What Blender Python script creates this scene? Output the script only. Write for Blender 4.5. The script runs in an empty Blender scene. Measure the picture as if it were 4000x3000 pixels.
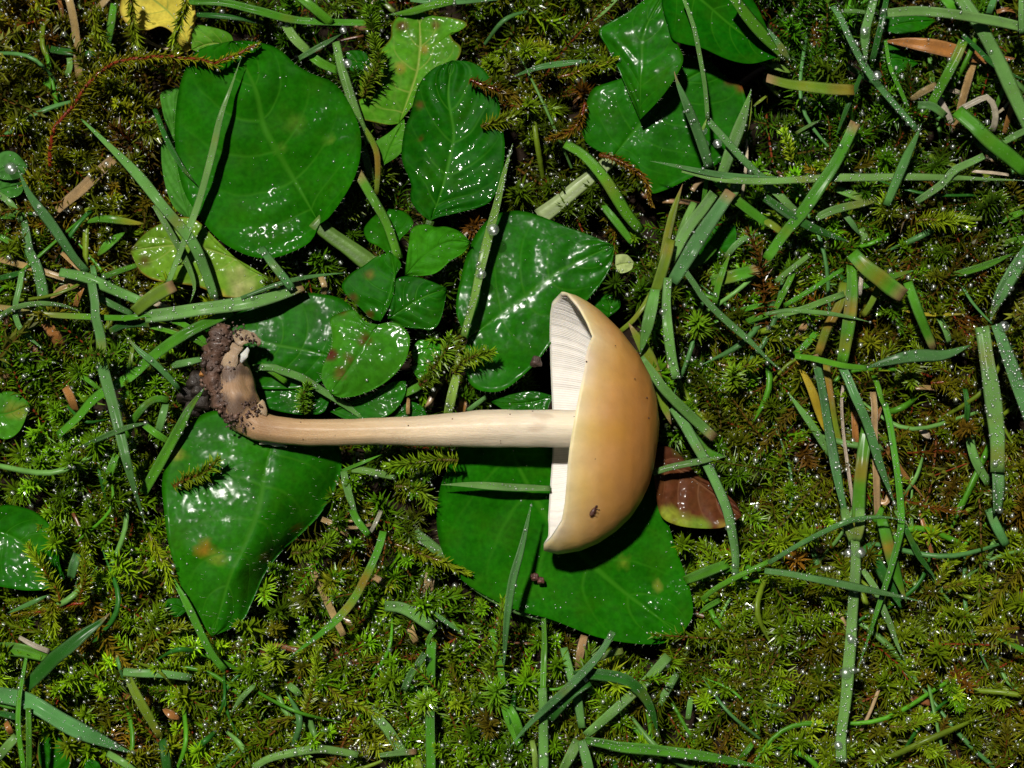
import bpy, math, random
import numpy as np
from mathutils import Vector

# ------------------------------------------------------------------ camera, light, exposure
scene = bpy.context.scene
col = scene.collection
S = 0.001                      # everything below is modelled in millimetres
TILT = math.radians(6.0)
DIST = 200.0
FRAME = 120.0                  # millimetres of lawn across the picture at the focus distance
CAM = np.array([0.0, -DIST * math.sin(TILT), DIST * math.cos(TILT)])
cam_data = bpy.data.cameras.new("camera")
cam = bpy.data.objects.new("camera", cam_data)
col.objects.link(cam)
cam.location = CAM * S
cam.rotation_euler = (TILT, 0, 0)
cam_data.sensor_width = 36
cam_data.lens = 36 * DIST / FRAME
cam_data.clip_start = 0.01
cam_data.clip_end = 50
cam_data.dof.use_dof = True
cam_data.dof.focus_distance = 0.195
cam_data.dof.aperture_fstop = 32
scene.camera = cam

SUN_TILT = 18.0                # the flash sits above the lens: shadows fall towards the bottom edge
world = bpy.data.worlds.new("World")
scene.world = world
world.use_nodes = True
wn = world.node_tree
bg = wn.nodes["Background"]
sky = wn.nodes.new("ShaderNodeTexSky")
sky.sky_type = 'NISHITA'
sky.sun_disc = False
sky.sun_elevation = math.radians(90 - SUN_TILT)
sky.sun_rotation = math.radians(-32)
wn.links.new(sky.outputs[0], bg.inputs[0])
bg.inputs[1].default_value = 0.010
sun_data = bpy.data.lights.new("sun", 'SUN')
sun = bpy.data.objects.new("sun", sun_data)
col.objects.link(sun)
sun_data.energy = 4.8
sun_data.angle = math.radians(3.0)
sun_data.color = (1.0, 0.96, 0.89)
SUN_SIDE = 13.0                # and a little to the left
sun.rotation_euler = (math.radians(-SUN_TILT), math.radians(-SUN_SIDE), 0)
sun.location = (0, 0.3, 0.5)

scene.render.engine = 'CYCLES'
scene.cycles.max_bounces = 6
scene.cycles.transparent_max_bounces = 12
scene.view_settings.view_transform = 'Standard'
scene.view_settings.look = 'None'
scene.view_settings.exposure = 0
scene.view_settings.gamma = 1
scene.view_settings.use_curve_mapping = False

rng = np.random.default_rng(7)
random.seed(7)

# ------------------------------------------------------------------ pixels of the photograph -> points at a height
_c, _s = math.cos(TILT), math.sin(TILT)
_f = DIST / FRAME * 4000.0
def P(x, y, z):
    """Point at height z (mm) that the photograph shows at its pixel (x, y)."""
    x = np.asarray(x, float); y = np.asarray(y, float); z = np.asarray(z, float)
    dx, dy, dz = x - 2000.0, -(y - 1500.0), -_f
    X = dx; Y = dy * _c - dz * _s; Z = dy * _s + dz * _c
    k = (z - CAM[2]) / Z
    return np.stack(np.broadcast_arrays(CAM[0] + X * k, CAM[1] + Y * k, CAM[2] + Z * k), -1)
PX = FRAME / 4000.0

def pts(code):
    """'10 410,1450 240,1180' -> native pixels. The first word names the 1000 px tile (column, row); D is the whole picture at 2212 px."""
    w = code.split()
    a = np.array([[float(v) for v in q.split(',')] for q in w[1:]])
    if w[0] == 'D':
        return a * (4000.0 / 2212.0)
    if w[0] == 'N':
        return a
    return a / 1.659 + np.array([int(w[0][0]) * 1000.0, int(w[0][1]) * 1000.0])

def spline(p, n):
    """Catmull-Rom through the points, resampled to n points evenly by length."""
    p = np.asarray(p, float)
    if len(p) == 2:
        t = np.linspace(0, 1, n)[:, None]
        return p[0] * (1 - t) + p[1] * t
    q = np.vstack([2 * p[0] - p[1], p, 2 * p[-1] - p[-2]])
    out = []
    u = np.linspace(0, 1, 16, endpoint=False)[:, None]
    for i in range(1, len(q) - 2):
        a, b, c, d = q[i - 1], q[i], q[i + 1], q[i + 2]
        out.append(0.5 * (2 * b + (c - a) * u + (2 * a - 5 * b + 4 * c - d) * u ** 2 + (3 * b - a - 3 * c + d) * u ** 3))
    out.append(p[-1:])
    c = np.vstack(out)
    l = np.concatenate([[0], np.cumsum(np.linalg.norm(np.diff(c, axis=0), axis=1))])
    t = np.linspace(0, l[-1], n)
    return np.stack([np.interp(t, l, c[:, k]) for k in range(c.shape[1])], -1)

def lerpn(vals, t):
    vals = np.atleast_1d(np.asarray(vals, float))
    if len(vals) == 1:
        return np.full(np.shape(t), vals[0])
    return np.interp(t, np.linspace(0, 1, len(vals)), vals)

_K = rng.normal(size=(10, 3)); _K /= np.linalg.norm(_K, axis=1)[:, None]
_PH = rng.uniform(0, 6.28, 10)
def nz(p, freq=1.0, octaves=10):
    """Smooth pseudo noise in -1..1 for points in mm."""
    p = np.asarray(p, float) * freq
    o = 0
    for i in range(octaves):
        o = o + np.sin(p @ _K[i] * (0.7 + 0.35 * i) + _PH[i] + 1.7 * np.sin(p @ _K[(i + 3) % 10] * 0.9 + _PH[(i + 5) % 10]))
    return o / (octaves ** 0.5) / 1.2
def unit(v):
    return v / np.maximum(np.linalg.norm(v, axis=-1, keepdims=True), 1e-9)

# ------------------------------------------------------------------ meshes and objects
def make_mesh(name, V, quads=None, tris=None, mat=None, smooth=True, colr=None, uv=None, base=None, ngons=None):
    """One mesh from numpy arrays; V in mm (minus base), colr = per-vertex pigment, uv = per-vertex."""
    me = bpy.data.meshes.new(name)
    V = np.asarray(V, float)
    if base is not None:
        V = V - base
    idx, tot = [], []
    if quads is not None and len(quads):
        idx.append(np.asarray(quads).ravel()); tot.append(np.full(len(quads), 4))
    if tris is not None and len(tris):
        idx.append(np.asarray(tris).ravel()); tot.append(np.full(len(tris), 3))
    for g in ngons or []:
        idx.append(np.asarray(g)); tot.append(np.array([len(g)]))
    idx = np.concatenate(idx).astype(np.int32); tot = np.concatenate(tot).astype(np.int32)
    me.vertices.add(len(V)); me.vertices.foreach_set("co", (V * S).astype(np.float32).ravel())
    me.loops.add(len(idx)); me.loops.foreach_set("vertex_index", idx)
    me.polygons.add(len(tot))
    st = np.concatenate([[0], np.cumsum(tot)[:-1]]).astype(np.int32)
    me.polygons.foreach_set("loop_start", st)
    me.update(calc_edges=True)
    me.validate()
    me.polygons.foreach_set("use_smooth", np.full(len(me.polygons), bool(smooth)))
    if colr is not None:
        c = np.ones((len(V), 4), np.float32); c[:, :3] = colr
        a = me.color_attributes.new("pigment", 'FLOAT_COLOR', 'POINT')
        a.data.foreach_set("color", c.ravel())
    if uv is not None:
        u = me.uv_layers.new(name="UVMap")
        li = np.empty(len(me.loops), np.int32); me.loops.foreach_get("vertex_index", li)
        u.data.foreach_set("uv", np.asarray(uv, np.float32)[li].ravel())
    if mat is not None:
        me.materials.append(mat)
    return me

def link(name, me, parent=None, base=None, **props):
    o = bpy.data.objects.new(name, me)
    col.objects.link(o)
    if parent is not None:
        o.parent = parent
    elif base is not None:
        o.location = [float(v) * S for v in base]
    for k, v in props.items():
        if v is not None:
            o[k] = v
    return o

def thing(name, label, cat, base, group=None):
    return link(name, None, None, base, label=label, category=cat, group=group)

def merge(parts):
    """[(V, quads, tris, col)] -> one set of arrays."""
    Vs, Q, T, C, n = [], [], [], [], 0
    for V, q, t, c in parts:
        Vs.append(V); C.append(np.broadcast_to(c, V.shape))
        if q is not None and len(q): Q.append(np.asarray(q) + n)
        if t is not None and len(t): T.append(np.asarray(t) + n)
        n += len(V)
    return np.vstack(Vs), (np.vstack(Q) if Q else None), (np.vstack(T) if T else None), np.vstack(C)

def grid_quads(n, m, wrap=False, off=0):
    i = np.arange(n - 1)[:, None]; mm = m if wrap else m - 1
    j = np.arange(mm)[None, :]; j2 = (j + 1) % m
    a = i * m + j; b = i * m + j2; c = (i + 1) * m + j2; d = (i + 1) * m + j
    return np.stack([a, b, c, d], -1).reshape(-1, 4) + off

def frame_along(C):
    T = np.gradient(C, axis=0); T = unit(T)
    up = np.array([0, 0, 1.0])
    N1 = np.cross(np.broadcast_to(up, T.shape), T)
    bad = np.linalg.norm(N1, axis=1) < 0.15
    N1[bad] = np.cross(np.array([0, 1.0, 0.1]), T[bad])
    N1 = unit(N1); N2 = np.cross(T, N1)
    return T, N1, N2

def tube(C, R, k=10, squash=1.0, closed=True):
    C = np.asarray(C, float); n = len(C)
    R = np.broadcast_to(np.asarray(R, float), (n,))
    T, N1, N2 = frame_along(C)
    a = np.linspace(0, 2 * np.pi, k, endpoint=False)
    V = C[:, None, :] + R[:, None, None] * (np.cos(a)[None, :, None] * N1[:, None, :] + squash * np.sin(a)[None, :, None] * N2[:, None, :])
    V = V.reshape(-1, 3)
    Q = grid_quads(n, k, True)
    T3 = None
    if closed:
        V = np.vstack([V, C[:1], C[-1:]])
        j = np.arange(k); j2 = (j + 1) % k
        T3 = np.vstack([np.stack([j2, j, np.full(k, n * k)], -1), np.stack([(n - 1) * k + j, (n - 1) * k + j2, np.full(k, n * k + 1)], -1)])
    return V, Q, T3

_t = (1 + 5 ** 0.5) / 2
ICO_V = unit(np.array([[-1, _t, 0], [1, _t, 0], [-1, -_t, 0], [1, -_t, 0], [0, -1, _t], [0, 1, _t], [0, -1, -_t], [0, 1, -_t], [_t, 0, -1], [_t, 0, 1], [-_t, 0, -1], [-_t, 0, 1]], float))
ICO_F = np.array([[0, 11, 5], [0, 5, 1], [0, 1, 7], [0, 7, 10], [0, 10, 11], [1, 5, 9], [5, 11, 4], [11, 10, 2], [10, 7, 6], [7, 1, 8], [3, 9, 4], [3, 4, 2], [3, 2, 6], [3, 6, 8], [3, 8, 9], [4, 9, 5], [2, 4, 11], [6, 2, 10], [8, 6, 7], [9, 8, 1]])
def subdivide(V, F):
    V = [tuple(v) for v in V]; cache = {}; out = []
    def mid(a, b):
        k = (min(a, b), max(a, b))
        if k not in cache:
            v = np.array(V[a]) + np.array(V[b]); v /= np.linalg.norm(v)
            cache[k] = len(V); V.append(tuple(v))
        return cache[k]
    for a, b, c in F:
        ab, bc, ca = mid(a, b), mid(b, c), mid(c, a)
        out += [[a, ab, ca], [b, bc, ab], [c, ca, bc], [ab, bc, ca]]
    return np.array(V), np.array(out)
ICO2_V, ICO2_F = subdivide(ICO_V, ICO_F)
ICO3_V, ICO3_F = subdivide(ICO2_V, ICO2_F)
def balls(C, R, fine=False, squash=1.0):
    bv, bf = (ICO2_V, ICO2_F) if fine else (ICO_V, ICO_F)
    C = np.asarray(C, float); R = np.asarray(R, float)
    sc = np.array([1, 1, squash])
    V = (C[:, None, :] + R[:, None, None] * (bv * sc)[None]).reshape(-1, 3)
    F = (bf[None] + (np.arange(len(C)) * len(bv))[:, None, None]).reshape(-1, 3)
    return V, F

# ------------------------------------------------------------------ materials
def new_mat(name):
    m = bpy.data.materials.new(name); m.use_nodes = True
    nt = m.node_tree
    return m, nt, nt.nodes["Principled BSDF"], nt.nodes["Material Output"]
def node(nt, kind, **kw):
    n = nt.nodes.new(kind)
    for k, v in kw.items():
        setattr(n, k, v)
    return n
def math_node(nt, op, a, b=None, clamp=False):
    n = node(nt, "ShaderNodeMath", operation=op, use_clamp=clamp)
    for i, v in enumerate((a, b)):
        if v is None: continue
        if isinstance(v, (int, float)): n.inputs[i].default_value = v
        else: nt.links.new(v, n.inputs[i])
    return n.outputs[0]
def noise(nt, vec, scale, detail=3.0, rough=0.55):
    n = node(nt, "ShaderNodeTexNoise")
    n.inputs["Scale"].default_value = scale; n.inputs["Detail"].default_value = detail; n.inputs["Roughness"].default_value = rough
    if vec is not None: nt.links.new(vec, n.inputs["Vector"])
    return n.outputs["Fac"]
def mixc(nt, fac, a, b, blend='MIX'):
    n = node(nt, "ShaderNodeMix", data_type='RGBA', blend_type=blend)
    for sock, v in ((n.inputs[0], fac), (n.inputs[6], a), (n.inputs[7], b)):
        if isinstance(v, (int, float)): sock.default_value = v
        elif isinstance(v, tuple): sock.default_value = (*v, 1)
        else: nt.links.new(v, sock)
    return n.outputs[2]
def ramp(nt, val, lo, hi, a=0.0, b=1.0):
    n = node(nt, "ShaderNodeMapRange", clamp=True)
    nt.links.new(val, n.inputs[0])
    for i, v in enumerate((lo, hi, a, b)): n.inputs[i + 1].default_value = v
    return n.outputs[0]
def bump(nt, h, strength, dist):
    n = node(nt, "ShaderNodeBump")
    n.inputs["Strength"].default_value = strength; n.inputs["Distance"].default_value = dist
    nt.links.new(h, n.inputs["Height"])
    return n.outputs[0]
def with_translucent(nt, bsdf, out, colsock, fac):
    tr = node(nt, "ShaderNodeBsdfTranslucent")
    nt.links.new(colsock, tr.inputs[0])
    mx = node(nt, "ShaderNodeMixShader"); mx.inputs[0].default_value = fac
    nt.links.new(bsdf.outputs[0], mx.inputs[1]); nt.links.new(tr.outputs[0], mx.inputs[2])
    nt.links.new(mx.outputs[0], out.inputs[0])

def leaf_material(name, wet, vein_col, veins=6.0, wet_rough=0.16, pebble=1500.0, pebble_amt=0.5, patch_up=0.0, spec=0.04):
    m, nt, b, out = new_mat(name)
    pig = node(nt, "ShaderNodeVertexColor", layer_name="pigment").outputs[0]
    tc = node(nt, "ShaderNodeTexCoord"); geo = tc.outputs["Object"]
    uvs = node(nt, "ShaderNodeSeparateXYZ"); nt.links.new(tc.outputs["UV"], uvs.inputs[0])
    t, s = uvs.outputs[0], uvs.outputs[1]
    sa = math_node(nt, 'ABSOLUTE', math_node(nt, 'SUBTRACT', math_node(nt, 'MULTIPLY', s, 2.0), 1.0))
    # lateral veins arch from the midrib towards the tip; the midrib is the widest
    w = math_node(nt, 'SUBTRACT', t, math_node(nt, 'MULTIPLY', math_node(nt, 'POWER', sa, 1.3), 0.30))
    wob = math_node(nt, 'MULTIPLY', math_node(nt, 'SUBTRACT', noise(nt, geo, 160, 2), 0.5), 0.05)
    f = math_node(nt, 'FRACT', math_node(nt, 'MULTIPLY', math_node(nt, 'ADD', math_node(nt, 'ADD', w, 1.0), wob), veins))
    d = math_node(nt, 'ABSOLUTE', math_node(nt, 'SUBTRACT', f, 0.5))
    lat = math_node(nt, 'MULTIPLY', ramp(nt, d, 0.0, 0.07, 1, 0), ramp(nt, sa, 0.15, 0.95, 0.72, 0.14))
    mid = ramp(nt, sa, 0.012, 0.05, 0.85, 0)
    vor = node(nt, "ShaderNodeTexVoronoi", feature='DISTANCE_TO_EDGE'); vor.inputs["Scale"].default_value = 420
    nt.links.new(geo, vor.inputs["Vector"])
    net = ramp(nt, vor.outputs["Distance"], 0.0, 0.12, 0.12, 0)
    vein = math_node(nt, 'MAXIMUM', math_node(nt, 'MAXIMUM', lat, mid), net)
    mott = math_node(nt, 'MULTIPLY', ramp(nt, noise(nt, geo, 190, 4), 0.3, 0.7, 0.75, 1.22), ramp(nt, noise(nt, geo, 1700, 3), 0.3, 0.7, 0.78, 1.2))
    mm = node(nt, "ShaderNodeVectorMath", operation='SCALE'); nt.links.new(pig, mm.inputs[0]); nt.links.new(mott, mm.inputs[3])
    fleck = ramp(nt, noise(nt, geo, 1400, 2), 0.68, 0.75, 0, 0.2)
    warm = ramp(nt, noise(nt, geo, 240, 3), 0.5, 0.75, 0, 0.10)
    c1 = mixc(nt, fleck, mixc(nt, warm, mm.outputs[0], (0.09, 0.12, 0.004)), vein_col)
    c2 = mixc(nt, vein, c1, vein_col)
    nt.links.new(c2, b.inputs["Base Color"])
    b.inputs["Roughness"].default_value = 0.5
    b.inputs["Specular IOR Level"].default_value = spec
    hb = math_node(nt, 'ADD', math_node(nt, 'MULTIPLY', noise(nt, geo, 500, 3), 0.6), math_node(nt, 'MULTIPLY', vein, -0.5))
    nb = bump(nt, hb, 0.35, 0.0002)
    nt.links.new(nb, b.inputs["Normal"])
    patch = ramp(nt, noise(nt, geo, 70, 3), 0.48 + patch_up, 0.64 + patch_up, 0.0, 0.9)
    cw = math_node(nt, 'MULTIPLY', math_node(nt, 'MULTIPLY', patch, ramp(nt, noise(nt, geo, 1100, 2), 0.40, 0.56, 0.08, 1.0)), wet)
    nt.links.new(cw, b.inputs["Coat Weight"])
    b.inputs["Coat Roughness"].default_value = wet_rough
    b.inputs["Coat IOR"].default_value = 1.5
    v2 = node(nt, "ShaderNodeTexVoronoi", feature='SMOOTH_F1'); v2.inputs["Scale"].default_value = pebble
    nt.links.new(geo, v2.inputs["Vector"])
    hc = math_node(nt, 'ADD', math_node(nt, 'MULTIPLY', v2.outputs["Distance"], -1.0), math_node(nt, 'MULTIPLY', noise(nt, geo, 320, 2), 0.5))
    nt.links.new(bump(nt, hc, pebble_amt, 0.00030), b.inputs["Coat Normal"])
    with_translucent(nt, b, out, c2, 0.12)
    return m

M_LEAF = leaf_material("wet_dark_leaf", 0.9, (0.026, 0.150, 0.004))
M_LEAF_GLOSSY = leaf_material("glossy_wet_leaf", 0.75, (0.030, 0.150, 0.004), 6.0, 0.24, 1300.0, 0.34, -0.06, 0.05)
M_LEAF_SEMI = leaf_material("half_wet_leaf", 0.7, (0.030, 0.155, 0.005), 6.0, 0.16, 1500.0, 0.45, 0.07, 0.02)
M_LEAF_DULL = leaf_material("damp_dark_leaf", 0.35, (0.026, 0.145, 0.004), 6.0, 0.11, 1500.0, 0.3, 0.15, 0.008)
M_LEAF_WRINKLED = leaf_material("wet_wrinkled_leaf", 1.0, (0.035, 0.165, 0.007), 5.0, 0.10, 1200.0, 0.8)
M_LEAF_PALE = leaf_material("yellow_green_leaf", 0.5, (0.22, 0.30, 0.05), 5.0)
M_LEAF_DEAD = leaf_material("dead_brown_leaf", 0.5, (0.16, 0.07, 0.03), 5.0, 0.16, 900.0, 1.0, 0.05)

def blade_material():
    m, nt, b, out = new_mat("grass_blade")
    pig = node(nt, "ShaderNodeVertexColor", layer_name="pigment").outputs[0]
    tc = node(nt, "ShaderNodeTexCoord"); geo = tc.outputs["Object"]
    uvs = node(nt, "ShaderNodeSeparateXYZ"); nt.links.new(tc.outputs["UV"], uvs.inputs[0])
    s = uvs.outputs[1]
    jit = math_node(nt, 'MULTIPLY', noise(nt, geo, 90, 2), 0.6)
    rib = math_node(nt, 'SINE', math_node(nt, 'MULTIPLY', math_node(nt, 'ADD', s, math_node(nt, 'MULTIPLY', jit, 0.02)), 72.0))
    ribc = ramp(nt, rib, -1, 1, 0.80, 1.16)
    mott = ramp(nt, noise(nt, geo, 300, 4), 0.3, 0.7, 0.78, 1.2)
    sc = node(nt, "ShaderNodeVectorMath", operation='SCALE'); nt.links.new(pig, sc.inputs[0])
    nt.links.new(math_node(nt, 'MULTIPLY', ribc, mott), sc.inputs[3])
    pale = ramp(nt, noise(nt, geo, 2600, 2), 0.64, 0.74, 0, 0.35)          # waxy bloom flecks
    c = mixc(nt, pale, sc.outputs[0], (0.22, 0.36, 0.14))
    nt.links.new(c, b.inputs["Base Color"])
    b.inputs["Roughness"].default_value = 0.42
    b.inputs["Specular IOR Level"].default_value = 0.25
    b.inputs["Coat Weight"].default_value = 0.10
    b.inputs["Coat Roughness"].default_value = 0.2
    h = math_node(nt, 'ADD', math_node(nt, 'MULTIPLY', rib, 0.5), noise(nt, geo, 1500, 2))
    nt.links.new(bump(nt, h, 0.45, 0.00012), b.inputs["Normal"])
    with_translucent(nt, b, out, c, 0.24)
    return m
M_BLADE = blade_material()

def straw_material():
    m, nt, b, out = new_mat("dry_straw")
    pig = node(nt, "ShaderNodeVertexColor", layer_name="pigment").outputs[0]
    tc = node(nt, "ShaderNodeTexCoord"); geo = tc.outputs["Object"]
    uvs = node(nt, "ShaderNodeSeparateXYZ"); nt.links.new(tc.outputs["UV"], uvs.inputs[0])
    rib = math_node(nt, 'SINE', math_node(nt, 'MULTIPLY', uvs.outputs[1], 60.0))
    k = math_node(nt, 'MULTIPLY', ramp(nt, rib, -1, 1, 0.72, 1.2), ramp(nt, noise(nt, geo, 380, 5, 0.7), 0.28, 0.72, 0.5, 1.35))
    sc = node(nt, "ShaderNodeVectorMath", operation='SCALE'); nt.links.new(pig, sc.inputs[0]); nt.links.new(k, sc.inputs[3])
    nt.links.new(sc.outputs[0], b.inputs["Base Color"])
    b.inputs["Roughness"].default_value = 0.4
    b.inputs["Coat Weight"].default_value = 0.3; b.inputs["Coat Roughness"].default_value = 0.25
    nt.links.new(bump(nt, math_node(nt, 'ADD', rib, noise(nt, geo, 900, 3)), 0.6, 0.00015), b.inputs["Normal"])
    return m
M_STRAW = straw_material()

def moss_material():
    m, nt, b, out = new_mat("wet_moss")
    pig = node(nt, "ShaderNodeVertexColor", layer_name="pigment").outputs[0]
    nt.links.new(pig, b.inputs["Base Color"])
    b.inputs["Roughness"].default_value = 0.34
    b.inputs["Specular IOR Level"].default_value = 0.25
    b.inputs["Coat Weight"].default_value = 0.35; b.inputs["Coat Roughness"].default_value = 0.12
    with_translucent(nt, b, out, pig, 0.30)
    return m
M_MOSS = moss_material()

def dew_material():
    m, nt, b, out = new_mat("water")
    nt.nodes.remove(b)
    tr = node(nt, "ShaderNodeBsdfTransparent"); tr.inputs[0].default_value = (0.97, 0.99, 0.96, 1)
    gl = node(nt, "ShaderNodeBsdfGlossy"); gl.inputs["Roughness"].default_value = 0.32
    df = node(nt, "ShaderNodeBsdfDiffuse"); df.inputs[0].default_value = (0.75, 0.85, 0.72, 1)
    m1 = node(nt, "ShaderNodeMixShader"); m1.inputs[0].default_value = 0.05
    m2 = node(nt, "ShaderNodeMixShader"); m2.inputs[0].default_value = 0.27
    nt.links.new(tr.outputs[0], m1.inputs[1]); nt.links.new(df.outputs[0], m1.inputs[2])
    nt.links.new(m1.outputs[0], m2.inputs[1]); nt.links.new(gl.outputs[0], m2.inputs[2])
    nt.links.new(m2.outputs[0], out.inputs[0])
    return m
M_DEW = dew_material()

def simple_pigment(name, rough, nscale, lo, hi, bump_s, bump_d, coat=0.0, sss=0.0, stretch=None, coat_rough=0.3):
    m, nt, b, out = new_mat(name)
    pig = node(nt, "ShaderNodeVertexColor", layer_name="pigment").outputs[0]
    tc = node(nt, "ShaderNodeTexCoord"); geo = tc.outputs["Object"]
    vec = geo
    if stretch:
        mp = node(nt, "ShaderNodeMapping"); mp.inputs["Scale"].default_value = stretch
        nt.links.new(tc.outputs["UV"], mp.inputs[0]); vec = mp.outputs[0]
    n1 = noise(nt, vec, nscale, 5, 0.65)
    sc = node(nt, "ShaderNodeVectorMath", operation='SCALE'); nt.links.new(pig, sc.inputs[0]); nt.links.new(ramp(nt, n1, 0.3, 0.7, lo, hi), sc.inputs[3])
    nt.links.new(sc.outputs[0], b.inputs["Base Color"])
    b.inputs["Roughness"].default_value = rough
    if coat:
        b.inputs["Coat Weight"].default_value = coat; b.inputs["Coat Roughness"].default_value = coat_rough
    if sss:
        b.inputs["Subsurface Weight"].default_value = sss
        b.inputs["Subsurface Radius"].default_value = (1.0, 0.6, 0.3)
        b.inputs["Subsurface Scale"].default_value = 0.0009
    nt.links.new(bump(nt, n1, bump_s, bump_d), b.inputs["Normal"])
    return m
M_CAP = simple_pigment("mushroom_cap", 0.42, 600, 0.92, 1.07, 0.35, 0.0002, 0.0, 0.4)
M_CAP.node_tree.nodes["Principled BSDF"].inputs["Specular IOR Level"].default_value = 0.32
M_STEM = simple_pigment("mushroom_stem", 0.45, 9, 0.88, 1.08, 0.6, 0.0002, 0.1, 0.3, (0.5, 9.0, 1))
M_GILL = simple_pigment("mushroom_gills", 0.6, 900, 0.93, 1.05, 0.2, 0.0001, 0.0, 0.15)
M_SOIL = simple_pigment("damp_soil", 0.6, 700, 0.5, 1.5, 0.8, 0.0006, 0.12, 0.0, None, 0.2)
M_GROUND = simple_pigment("dark_ground", 0.9, 500, 0.4, 1.6, 0.8, 0.0006)
M_GROUND.node_tree.nodes["Principled BSDF"].inputs["Specular IOR Level"].default_value = 0.1
M_HAIR = simple_pigment("leaf_hair", 0.4, 300, 0.95, 1.05, 0.05, 0.0001)

# ------------------------------------------------------------------ ground
gx = np.concatenate([np.linspace(-400, -80, 9)[:-1], np.linspace(-80, 80, 121), np.linspace(80, 400, 9)[1:]])
gy = np.concatenate([np.linspace(-400, -65, 9)[:-1], np.linspace(-65, 65, 101), np.linspace(65, 400, 9)[1:]])
GX, GY = np.meshgrid(gx, gy, indexing='ij')
gp = np.stack([GX, GY, 0 * GX], -1).reshape(-1, 3)
gp[:, 2] = -5.5 + 0.9 * nz(gp, 0.12) + 0.5 * nz(gp, 0.6)
link("soil", make_mesh("soil", gp, quads=grid_quads(len(gx), len(gy)), mat=M_GROUND, colr=np.array([0.016, 0.010, 0.006])), kind="structure")

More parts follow.
